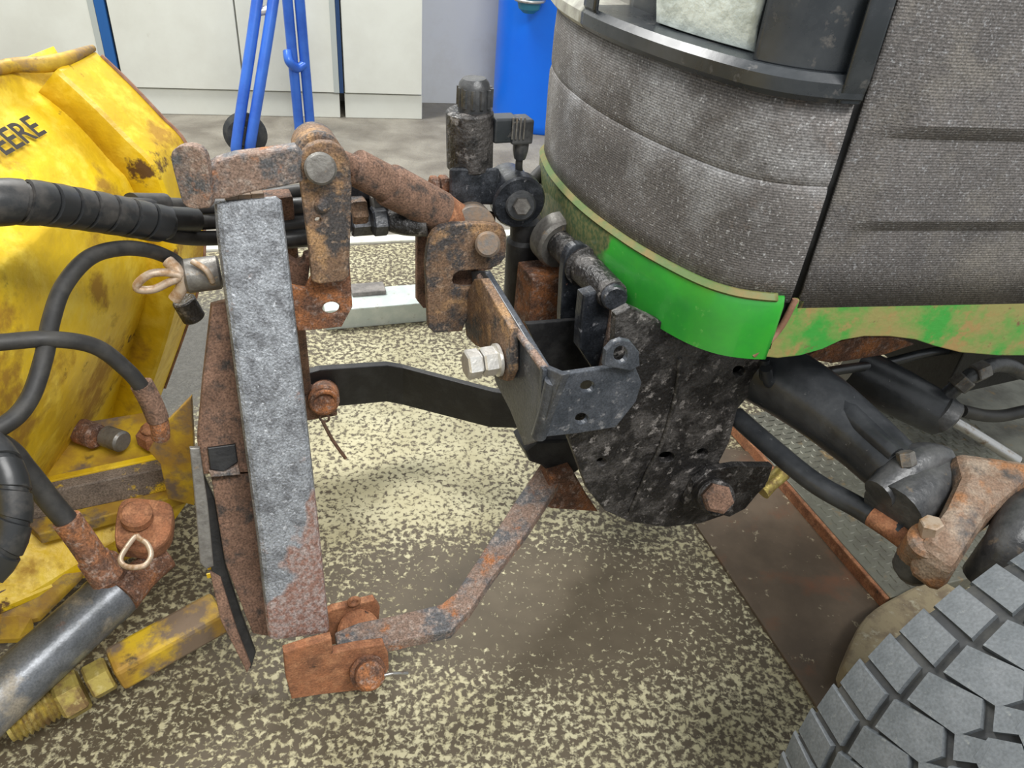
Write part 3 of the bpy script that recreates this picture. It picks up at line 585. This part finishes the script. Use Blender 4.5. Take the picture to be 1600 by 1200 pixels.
tube('spring_clip', [PL(596, 1056, .590), PL(615, 1052, .59), PL(637, 1052, .59)], .0022, 'steel_bright', af, 8, 3, 'bright wire clip')
# head
hp0 = L*.862
plate('head_plate', [(326, 262), (340, 252), (370, 243), (420, 237), (464, 230), (474, 240), (478, 285), (440, 293), (400, 300), (352, 312), (333, 312), (329, 290)], hp0, L, .02, 'rust_grey', af, bev=.003, label='rust pitted head plate')
plate('side_ear', rnd([(268, 255), (268, 238), (280, 229), (300, 228), (316, 238), (324, 262), (330, 318), (318, 326), (300, 326), (286, 318), (277, 290)], 3), hp0, L+T*.5, .012, 'rust_grey', af)
plate('ear_weld', [(318, 240), (328, 250), (334, 310), (326, 318)], hp0+L*.005, L, .02, 'rust_orange', af)
for k in range(3): box('shim', PL(362+20*k, 312-2*k, .885), T*.007, L*.01, Z*.008, 'tan_cap', af, .001)
lug = [(466, 262), (470, 244), (482, 229), (500, 222), (520, 223), (538, 234), (547, 252), (550, 290), (548, 360), (546, 432), (536, 440), (500, 444), (488, 440), (482, 380), (474, 320)]
plateL('link_lug', lug, .862, .012, 'hook_steel', af, [circ(497, 345, 5, 10)], bev=.002)
q = PL(500, 263, .855)
rod('link_pin_head', PL(501, 264, .846), PL(500, 262, .864), rp(25, q), 'steel_dull', af, .15, label='worn grey pin head')
rod('link_pin', PL(500, 262, .86), PL(489, 232, .98), rp(20, q), 'rust_brown', af)
rod('lug_boss', PL(504, 322, .856), PL(503, 320, .864), rp(12, q), 'hook_steel', af, .4)
plateL('web_plate', [(444, 440), (455, 448), (478, 452), (486, 436), (500, 420), (546, 400), (551, 480), (534, 511), (500, 515), (466, 518), (455, 480)], .885, .01, 'rust_plate', af, [circ(518, 483, 14, 18, 11)], label='dark red-brown web plate with round hole')
plateL('slot_cheek', [(446, 400), (450, 452), (480, 456), (486, 400), (478, 402), (476, 410), (466, 414)], .92, .02, 'rust_brown', af)
# far foot with pin and wire
box('far_foot', PL(495, 622, 1.14), T*.03, L*.03, Z*.025, 'rust_brown', af)
q = PL(506, 622, 1.10)
rod('far_pin', PL(506, 612, 1.16), PL(506, 626, 1.085), rp(24, q), 'rust_plate', af, .15)
ring('pin_rim', PL(506, 628, 1.083), L, rp(19, q), .004, 'rust_plate', af)
ring('cotter_eye', PL(507, 653, 1.083), L+T*.4, .008, .0022, 'rust_brown', af)
tube('cotter_pin', [PL(504, 658, 1.083), PL(520, 688, 1.083), PL(540, 716, 1.083)], .0032, 'rust_brown', af, 8, 3)
# pin with linch ring on the left of the leg
p = PL(333, 430, .90); q = PL(288, 430, .90)
rod('side_pin', PL(345, 425, .90), PL(287, 432, .90), rp(27, q), 'steel_dull', af, .15, label='greasy grey pin')
tube('pin_strap', [PL(300, 408, .885), PL(322, 422, .875), PL(332, 440, .88)], .0035, 'pin_wire', af, 8, 4)
tube('linch_shank', [PL(262, 408, .90), PL(278, 425, .89), PL(284, 448, .89), PL(272, 468, .89)], .0075, 'pin_wire', af, 10, 4)
tube('linch_ring', [PL(x, y, .885) for x, y in ((282, 432), (262, 426), (235, 428), (216, 442), (216, 452), (240, 452), (262, 442))], .0048, 'pin_wire', af, 10, 4, 'bent wire ring', True)
rod('spacer', PL(286, 468, .97), PL(304, 498, .97), .015, 'black_dirty', af)
# ================================================================== LINKS
ll = [(522, 988), (560, 972), (620, 960), (690, 943), (712, 925), (750, 868), (800, 790), (846, 722)]
lr = [(530, 1021), (580, 1012), (640, 998), (705, 984), (735, 952), (770, 900), (825, 828), (884, 738)]
zz = [.135, .135, .135, .135, .137, .15, .17, .19]
o = ribbon('lower_link', [PZ(x, y, z) for (x, y), z in zip(ll, zz)], [PZ(x, y, z) for (x, y), z in zip(lr, zz)], .02, 'rust_grey', None, -Z, .003)
tag(o, 'rusty cranked flat lower link pinned to the orange frame foot', 'link bar', 'lower links')
xa = [(476, 585, 1.15), (500, 578, 1.15), (606, 571, 1.15), (640, 577, 1.13), (830, 630, .98)]
xb = [(482, 640, 1.15), (520, 635, 1.15), (604, 628, 1.15), (640, 632, 1.13), (768, 668, 1.02), (830, 668, .98)]
xa2 = [PL(*k) for k in ((476, 585, 1.15), (500, 578, 1.15), (606, 571, 1.15), (630, 575, 1.14), (770, 612, 1.02), (830, 622, .98))]
xb2 = [PL(*k) for k in ((482, 640, 1.15), (510, 637, 1.15), (604, 628, 1.15), (630, 633, 1.14), (765, 668, 1.02), (830, 670, .98))]
o = ribbon('lower_link', xa2, xb2, .016, 'black_plain', None, L, .002)
tag(o, 'blackened cranked lower link behind the bracket, above the pale floor', 'link bar', 'lower links')
tl_ = thing('top_link', PL(620, 300, .92), 'brown rusty tubular top link between frame lug and hook plates', 'link')
a, b = PL(500, 232, .915), PL(728, 352, .945)
r0 = rp(1, PL(620, 300, .92))
lathe('link_tube', a, b, [(.12, 14*r0), (.2, 17*r0), (.205, 26*r0), (.215, 28*r0), (.42, 29*r0), (.425, 33*r0), (.44, 34*r0), (.80, 34*r0), (.81, 29*r0), (.96, 29*r0), (1, 26*r0)], 'rust_brown', tl_)
lathe('link_collar', PL(685, 330, .94), PL(722, 350, .945), [(0, 32*r0), (.08, 33.5*r0), (.5, 31*r0), (.9, 30*r0), (1, 27*r0)], 'rust_orange', tl_)
rod('end_barrel', PL(500, 245, .885), PL(490, 225, .965), rp(36, PL(495, 230, .92)), 'hook_steel', tl_, .12)
# ================================================================== VALVE
vt = .372; vl = 1.0
def vp(x, y): return PL(x, y, vl)
va = thing('solenoid_valve', vp(735, 330), 'upright black solenoid valve with knurled cap beside the blue drum', 'valve')
v0 = vp(734, 262); v1 = vp(734, 176); r1 = rp(36, v0)
rod('coil', v0, vp(734, 172), r1, 'black_dirty', va, .08, 36)
kn = vp(741, 174); kt = vp(741, 122); kr = rp(25, kn)
lathe('cap', kn, kt, [(0, kr), (.1, kr*1.04), (.7, kr), (.88, kr*.92), (1, kr*.72)], 'casting_dark', va, 28, 'grey knurled cap')
for k in range(12):
    an_ = 2*math.pi*k/12; dd = Vector((math.cos(an_), math.sin(an_), 0))*kr
    tube('cap_rib', [kn+dd+Z*.008, kn+dd+Z*.032], .0035, 'casting_dark', va, 6)
hexa8('valve_block', [PL(702, 262, vl-.03), PL(780, 262, vl-.03), PL(780, 262, vl+.04), PL(702, 262, vl+.04)], [PL(702, 318, vl-.03), PL(780, 320, vl-.03), PL(780, 320, vl+.04), PL(702, 318, vl+.04)], 'black_paint', va)
box('plug_body', PL(786, 200, vl-.005), T*.018, L*.015, Z*.017, 'black_gloss', va)
box('plug', PL(811, 202, vl-.005), T*.016, L*.016, Z*.017, 'casting_dark', va, .003, 'ribbed grey connector')
for k in range(4): box('plug_rib', PL(801+6*k, 201, vl-.022), T*.0012, L*.001, Z*.015, 'steel_dull', va, .0004)
tube('plug_neck', [PL(815, 215, vl-.005), PL(813, 235, vl-.005), PL(812, 248, vl-.005)], [.012, .011, .008], 'casting_dark', va, 12)
tube('plug_lead', [PL(812, 245, vl-.005), PL(811, 265, vl), PL(818, 285, vl+.02), PL(845, 300, vl+.05)], .0055, 'cable_black', va, 10)
rod('port_nut', PL(686, 291, vl), PL(700, 291, vl), .016, 'rust_plate', va, hexa=True)
rod('port_nut', PL(672, 290, vl), PL(684, 290, vl), .014, 'rust_plate', va, hexa=True)
tube('valve_lead', [PL(790, 318, vl), PL(815, 300, vl+.03), PL(850, 265, vl+.08), PL(870, 250, vl+.1)], .011, 'cable_black', va, 12)
# roller bush
rb = thing('pivot_roller', PL(810, 350, .98), 'black bolted pivot roller behind the rusty hook plates', 'roller')
q = PL(813, 320, .955)
lathe('drum', PL(790, 285, 1.03), PL(812, 318, .958), [(0, rp(34, q)), (.6, rp(38, q)), (.68, rp(43, q)), (.95, rp(43, q)), (1, rp(40, q))], 'black_paint', rb)
rod('washer', PL(813, 320, .958), PL(814, 322, .950), rp(24, q), 'casting_dark', rb)
rod('bolt_head', PL(814, 321, .951), PL(816, 324, .936), rp(14, q), 'steel_dull', rb, hexa=True)
lathe('post', PL(820, 345, .99), PL(815, 500, .99), [(0, rp(24, q)), (.15, rp(24, q)), (.18, rp(30, q)), (1, rp(34, q))], 'black_plain', rb)
# ================================================================== PLOUGH
YF = 1.15
rp_ = [(-.641, .709), (-.603, .670), (-.5645, .625), (-.533, .585), (-.523, .509), (-.535, .395), (-.571, .293), (-.643, .135), (-.689, .038)]
prof = smooth_path([Vector((x, 0, z)) for x, z in rp_], 5)
plough = thing('snow_plough', Vector((-.68, .70, 0)), 'yellow snow plough blade with chipped paint and black lettering', 'snow plough')
rnd_ = random.Random(3)
def bs(i, y, out=0.): 
    j0, j1 = max(i-1, 0), min(i+1, len(prof)-1); t = (prof[j1]-prof[j0]).normalized(); n = Vector((-t.z, 0, t.x)); n = n if n.x > 0 else -n
    return prof[i]+n*(out-.045)+Vector((0, y, 0))
ys = [-.15+k*(YF-.02+.15)/40 for k in range(41)]
sheet('mouldboard', [[Vector((-.690, y, .716)) for y in ys], [Vector((-.685, y, .704)) for y in ys]]+[[bs(i, y, .004*math.sin(9*y+i*.35)*math.sin(5*y)) for y in ys] for i in range(len(prof))], .006, 'yellow_paint', plough, True, 40)
# end rib: outer face, near wall, far wall
Y0 = 1.045
sheet('end_rib', [[bs(i, Y0-.004, -.006), bs(i, Y0-.002, .040), bs(i, Y0+.002, .045), bs(i, YF-.002, .045), bs(i, YF, .042), bs(i, YF+.002, -.01)] for i in range(len(prof))], .004, 'yellow_paint', plough, True, 30)
tube('top_roll', [Vector((-.690+.003*math.sin(17*y), y, .716+.003*math.sin(23*y))) for y in ys[::4] if y < Y0], .007, 'yellow_dirty', plough, 10, 3)
# top roll of the rib
tube('rib_cap', [Vector((-.690, Y0-.12, .716)), Vector((-.688, Y0-.03, .715)), prof[0]+Vector((-.010, Y0+.01, .004)), prof[0]+Vector((-.004, YF, .004))], [.007, .009, .011, .005], 'yellow_dirty', plough, 10, 4)
tube('edge_bead', [p+Vector((.001, YF, 0)) for p in prof[1:-4]], .003, 'edge_rust', plough, 6, 1)
# lettering wrapped on the blade
def on_blade(px, py):
    best = None
    for i in range(len(prof)-1):
        for s in (0, .25, .5, .75):
            q = bs(i, 0).lerp(bs(i+1, 0), s); p = PZ(px, py, q.z); e = abs(p.x-q.x)
            if best is None or e < best[0]: best = (e, i+s, p)
    return best[1], best[2].y
arc = [0]
for a, b in zip(prof, prof[1:]): arc.append(arc[-1]+(b-a).length)
def at_arc(s):
    for i in range(len(arc)-1):
        if arc[i+1] >= s: return i, (s-arc[i])/(arc[i+1]-arc[i])
    return len(arc)-2, 1
iu, yu = on_blade(66, 213); sb = arc[int(iu)]+(arc[int(iu)+1]-arc[int(iu)])*(iu-int(iu))
it, yt = on_blade(40, 197); st = arc[int(it)]+(arc[int(it)+1]-arc[int(it)])*(it-int(it))
hgt = max(abs(sb-st), .03)
cu = bpy.data.curves.new('t', 'FONT'); cu.body = 'JOHN DEERE'; cu.size = 1; cu.offset = .018; cu.align_x = 'RIGHT'
ob = bpy.data.objects.new('t', cu); tm = ob.to_mesh().copy(); ob.to_mesh_clear(); bpy.data.objects.remove(ob)
ymx = max(v.co.x for v in tm.vertices); vmx = max(v.co.y for v in tm.vertices)
for v in tm.vertices:
    u = (v.co.x-ymx)*hgt/vmx*1.05; s = sb-v.co.y/vmx*hgt
    i, fr = at_arc(max(s, 0)); pA, pB = bs(i, yu+u, .009), bs(i+1, yu+u, .009); v.co = pA.lerp(pB, fr)
link('lettering', tm, 'letter_black', plough, False, 'black block capitals')
# lower structure of the plough
PLN = (L+T*-.35).normalized()
def pq(name, pix, l, th_, m, **k): return plate(name, pix, W(-.18, l, .1), PLN, th_, m, plough, **k)
ribbon('shelf_skin', [PZ(-30, 700, .205), PZ(130, 660, .205), PZ(252, 640, .205)], [PZ(10, 772, .19), PZ(150, 742, .19), PZ(300, 706, .19)], .006, 'yellow_dirty', plough, -Z, .001)
ribbon('beam_lip', [PZ(18, 756, .203), PZ(300, 697, .203)], [PZ(20, 764, .203), PZ(301, 704, .203)], .012, 'yellow_paint', plough, -Z, .001)
ribbon('blade_beam', [PZ(x, y, .20) for x, y in ((20, 760), (300, 700))], [PZ(x, y, .20) for x, y in ((30, 778), (303, 722))], .045, 'yellow_worn', plough, -Z, .002)
ribbon('beam_flange', [PZ(x, y, .155) for x, y in ((30, 805), (303, 735))], [PZ(x, y, .155) for x, y in ((60, 835), (303, 768))], .02, 'yellow_dirty', plough, -Z, .002)
ribbon('lower_skin', [PZ(30, 828, .14), PZ(303, 762, .14)], [PZ(-20, 960, .07), PZ(240, 850, .07)], .01, 'yellow_paint', plough, -Z, .002)
ribbon('bottom_fold', [PZ(-20, 930, .09), PZ(60, 900, .085), PZ(130, 892, .08)], [PZ(-20, 985, .045), PZ(60, 965, .04), PZ(125, 900, .075)], .01, 'yellow_dirty', plough, -Z, .003)
ribbon('bottom_fold', [PZ(-20, 965, .06), PZ(30, 960, .055), PZ(50, 965, .05)], [PZ(-20, 1000, .03), PZ(30, 998, .03), PZ(50, 985, .03)], .01, 'yellow_dirty', plough, -Z, .003)
plate('end_gusset', [(232, 705), (260, 660), (298, 622), (302, 690), (303, 790), (262, 780), (250, 725)], W(-.14, .93, .2), (L+T*.3).normalized(), .01, 'yellow_dirty', plough)
for nm, x, y, r, mt in (('pivot_disc', 150, 682, 20, 'rust_plate'), ('pivot_disc', 190, 690, 17, 'steel_dull')):
    q = PD(x, y, dep(PZ(x, y, .22))); rod(nm, q+Vector((-.03, .01, 0)), q+Vector((.005, -.004, .003)), rp(r, q), mt, plough, .2)
q = PZ(240, 682, .215)
rod('pivot_nut', q-Z*.012, q+Z*.012, .024, 'rust_orange', plough, hexa=True); rod('pivot_nut', q+Z*.01, q+Z*.022, .016, 'rust_orange', plough, .3)
# turntable frame next to the A-frame
tf = thing('blade_mount', PZ(370, 1000, 0), 'dark rusty blade mount of tube and plates left of the grey leg', 'mount')
lo_, hi_ = ab-T*.09+L*.01, at-T*.10
mn = an
def mplate(name, pix, off, th_, m, **k): return plate(name, pix, ab-T*.0+an.normalized()*off*(1 if an.dot(ab-C) > 0 else -1), an, th_, m, tf, **k)
mplate('mount_tube', [(330, 478), (362, 470), (384, 600), (398, 690), (404, 738), (318, 742), (308, 690), (316, 600)], .062, .05, 'rust_brown', bev=.004, label='brown square tube')
mplate('tube_mouth', [(324, 700), (368, 694), (372, 722), (350, 738), (328, 734)], .0575, .006, 'black_plain')
mplate('tube_lip', [(326, 736), (350, 738), (372, 726), (376, 742), (330, 746)], .053, .01, 'rust_grey')
mplate('back_plate', [(330, 745), (408, 738), (428, 860), (444, 998), (395, 990), (352, 880)], .07, .02, 'rust_brown')
mplate('edge_plate', [(296, 700), (312, 700), (325, 790), (334, 885), (322, 890), (312, 880), (306, 800)], .02, .01, 'steel_dull')
mplate('dark_web', [(318, 740), (336, 780), (352, 880), (378, 960), (400, 1020), (392, 1046), (372, 1020), (350, 960), (330, 890)], .092, .012, 'black_plain')
mplate('tail_plate', [(328, 895), (345, 905), (372, 990), (392, 1040), (386, 1052), (370, 1020), (345, 970)], .04, .01, 'rust_brown')
for (x, y) in ((327, 900), (328, 887)): box('sticker', PZ(x, y, .17)+Z*.001, T*.003, L*.001, Z*.004, 'yellow_paint', tf, .0003)
# ================================================================== HYDRAULIC CYLINDER (angle ram)
hc = thing('hydraulic_ram', PZ(110, 1010, 0), 'grey steel hydraulic ram with rusty collar below the yellow blade', 'hydraulic ram')
p0, p1 = PZ(-260, 1325, .09), PZ(192, 915, .15)
r_ = rp(43, PZ(100, 1000, .13))
lathe('ram_barrel', p0, p1, [(0, r_), (.9, r_), (.92, r_*1.03), (1, r_*.98)], 'cyl_steel', hc, 36)
tube('rod_eye', [PZ(190, 930, .155), PZ(225, 895, .16), PZ(262, 868, .165)], [r_*.75, r_*.62, r_*.5], 'rust_plate', hc, 20, 6)
rod('port_boss', PZ(172, 905, .17), PZ(158, 880, .205), rp(27, PZ(165, 890, .18)), 'rust_plate', hc)
plate('clevis_cap', rnd([(180, 850), (182, 800), (195, 778), (230, 778), (265, 785), (270, 810), (262, 842), (235, 860), (205, 858)], 3), PZ(225, 820, .22), (Z+ray(225, 820)*-.6), .03, 'rust_orange', hc, bev=.005)
rod('clevis_nut', PZ(215, 812, .225), PZ(212, 800, .245), .02, 'rust_orange', hc, .2)
tube('keeper_ring', [PZ(x, y, .235) for x, y in ((212, 838), (196, 858), (188, 876), (200, 886), (225, 884), (236, 868), (230, 850), (218, 842))], .0035, 'pin_wire', hc, 8, 4, 'wire keeper ring', True)
# ================================================================== STOP BOLT
sb_ = thing('stop_bolt', PZ(200, 1040, 0), 'yellow square stop tube with brass coloured nuts and threaded bolt', 'bolt')
a, b = PZ(178, 1047, .085), PZ(345, 955, .10); dr = (b-a).normalized(); si = dr.cross(Z).normalized(); up = si.cross(dr)
if up.z < 0: up = -up
hw = rp(32, a)
cq = (si+up).normalized(); cr = (si-up).normalized()
q4 = lambda c, s: [c+up*s*.8+si*s*0.9, c+up*s*.8-si*s*.9, c-up*s*.8-si*s*.9, c-up*s*.8+si*s*.9]
hexa8('stop_tube', q4(a, hw), q4(b, hw), 'yellow_dirty', sb_, .006)
f = lambda s: a-dr*s
rod('lock_nut', f(.004), f(.032), .024, 'brass_zinc', sb_, hexa=True); rod('lock_nut', f(.038), f(.068), .031, 'brass_zinc', sb_, hexa=True)
pr = [(0, .018)]
for k in range(9): pr += [((k+.3)/9.5, .0215), ((k+.8)/9.5, .0175)]
lathe('thread', f(.066), f(.125), pr+[(1, .018)], 'brass_zinc', sb_, 24)
plate('thread_end', circ(72, 1112, 20, 16, 24), f(.125), dr, .004, 'rust_plate', sb_)
# ================================================================== HOSES
def helix_wrap(pts, r, pitch, band, m, parent, name='spiral_wrap'):
    P = smooth_path(pts, 24); fr = frames(P); s = [0]
    for a_, b_ in zip(P, P[1:]): s.append(s[-1]+(b_-a_).length)
    def loc(d, ang, rr):
        d = min(max(d, 0), s[-1]); i = 0
        while i < len(s)-2 and s[i+1] < d: i += 1
        k = (d-s[i])/(s[i+1]-s[i]); p = P[i].lerp(P[i+1], k); _, t, e, f_ = fr[i]
        return p+(e*math.cos(ang)+f_*math.sin(ang))*rr
    turns = (s[-1]-band)/pitch; n = int(turns*20); bm = bmesh.new(); prev = None
    for k in range(n+1):
        d = k/n*(s[-1]-band); ang = -k/n*turns*2*math.pi
        row = [bm.verts.new(loc(d+u*band, ang, r*q)) for u, q in ((0, .93), (.04, 1.07), (.5, 1.09), (.96, 1.07), (1, .93))]
        if prev:
            for j in range(4): bm.faces.new((prev[j], prev[j+1], row[j+1], row[j]))
        prev = row
    me_ = from_bm(bm, name); o_ = link(name, me_, m, parent, True); sharpen(me_, 40); return o_
hb1 = [PD(-520, 330, .58), PD(-240, 322, .64), PD(-60, 318, .70), PD(40, 316, .74), PD(120, 326, .80), PD(200, 340, .86), PD(262, 352, .91)]
bd = thing('hose_bundle', hb1[4]-Z*.03, 'thick bundle of black hoses in spiral wrap across the yellow blade', 'hose')
tube('bundle_core', hb1, [.0185]*6+[.017], 'wrap_black', bd, 16)
helix_wrap(hb1, .0205, .026, .0225, 'wrap_black', bd)
def hose(name, ptl, rr, parent, m='cable_black', **k): return tube(name, [PD(*q) for q in ptl], rr, m, parent, 14, 8, **k)
hose('hose', [(150, 318, .83), (215, 322, .88), (270, 321, .95), (340, 322, .99), (460, 300, 1.02), (560, 300, 1.04), (650, 330, 1.05)], .0095, bd)
hose('hose', [(200, 338, .86), (260, 346, .92), (340, 346, .99), (460, 330, 1.03), (540, 330, 1.04), (600, 345, 1.05)], .0095, bd)
hose('hose', [(220, 350, .89), (270, 368, .93), (340, 372, .99), (460, 362, 1.03), (560, 350, 1.05), (650, 352, 1.05)], .0095, bd)
hose('hose_sleeve', [(236, 340, .90), (270, 343, .925), (305, 344, .955)], .0155, bd, 'wrap_black')
hose('hose_sleeve', [(205, 321, .885), (232, 321, .91), (258, 321, .93)], .0145, bd, 'wrap_black')
for x, y, dp in ((560, 302, 1.035), (565, 345, 1.035)):
    q = PD(x, y, dp); rod('coupling', q-T*.016, q+T*.018, .020, 'black_paint', bd, hexa=True)
for x, y, dp, mt in ((590, 322, 1.03, 'steel_dull'), (592, 345, 1.02, 'black_paint'), (560, 330, 1.02, 'hook_steel')):
    q = PD(x, y, dp); rod('coupling_nut', q-T*.010, q+T*.010, .020, mt, bd, hexa=True)
tube('coupling_pipe', [PD(600, 340, 1.03), PD(630, 350, 1.03), PD(668, 352, 1.03)], .015, 'black_dirty', bd, 12)
for y in (325, 350, 372):
    q = PD(458, y, 1.0); rod('hose_sleeve', q-T*.025, q+T*.02, .013, 'wrap_black', bd)
def solo(name, ptl, rr, label, **k): o = hose(name, ptl, rr, None, **k); tag(o, label, 'hose'); return o
solo('hydraulic_hose', [(284, 418, .93), (268, 405, .92), (235, 392, .88), (190, 388, .84), (140, 402, .80), (100, 446, .77), (80, 500, .75), (68, 560, .73), (45, 625, .71), (5, 665, .69), (-80, 695, .66), (-250, 720, .60)], .0085, 'black hose looping from the linch pin ring down across the blade')
th = thing('hydraulic_hose', PD(120, 540, .75)-Z*.02, 'black hose arching over the blade to a rusty fitting', 'hose')
hose('hose_body', [(-350, 580, .60), (-120, 545, .68), (0, 535, .715), (80, 530, .735), (150, 542, .77), (200, 580, .80), (225, 610, .82), (236, 630, .83)], .0082, th)
tube('ferrule', [PD(221, 600, .818), PD(236, 628, .832), PD(247, 655, .845)], .0115, 'rust_brown', th, 14, 4)
tube('fitting', [PD(246, 650, .843), PD(250, 668, .85), PD(251, 682, .86)], .010, 'rust_plate', th, 12, 4)
th = thing('hydraulic_hose', PD(60, 760, .80)-Z*.02, 'grey-black hose running down to the rusty port of the ram', 'hose')
hose('hose_body', [(-350, 610, .58), (-120, 640, .66), (0, 695, .70), (40, 735, .72), (80, 785, .74), (112, 822, .755)], .0105, th)
tube('ferrule', [PD(104, 812, .75), PD(128, 845, .765), PD(150, 878, .78)], .0135, 'rust_plate', th, 14, 4)
tube('fitting', [PD(146, 872, .778), PD(158, 890, .785), PD(168, 905, .79)], .016, 'rust_plate', th, 12, 4)
w5 = [PD(-300, 560, .60), PD(-120, 615, .64), PD(-30, 685, .66), PD(8, 730, .66), PD(22, 790, .66), PD(12, 850, .66), PD(-30, 905, .66), PD(-160, 980, .62)]
th = thing('hydraulic_hose', w5[4]-Z*.03, 'spiral wrapped black hose curving beside the ram port hose', 'hose')
tube('hose_core', w5, .0125, 'wrap_black', th, 14); helix_wrap(w5, .0135, .026, .023, 'wrap_black', th)
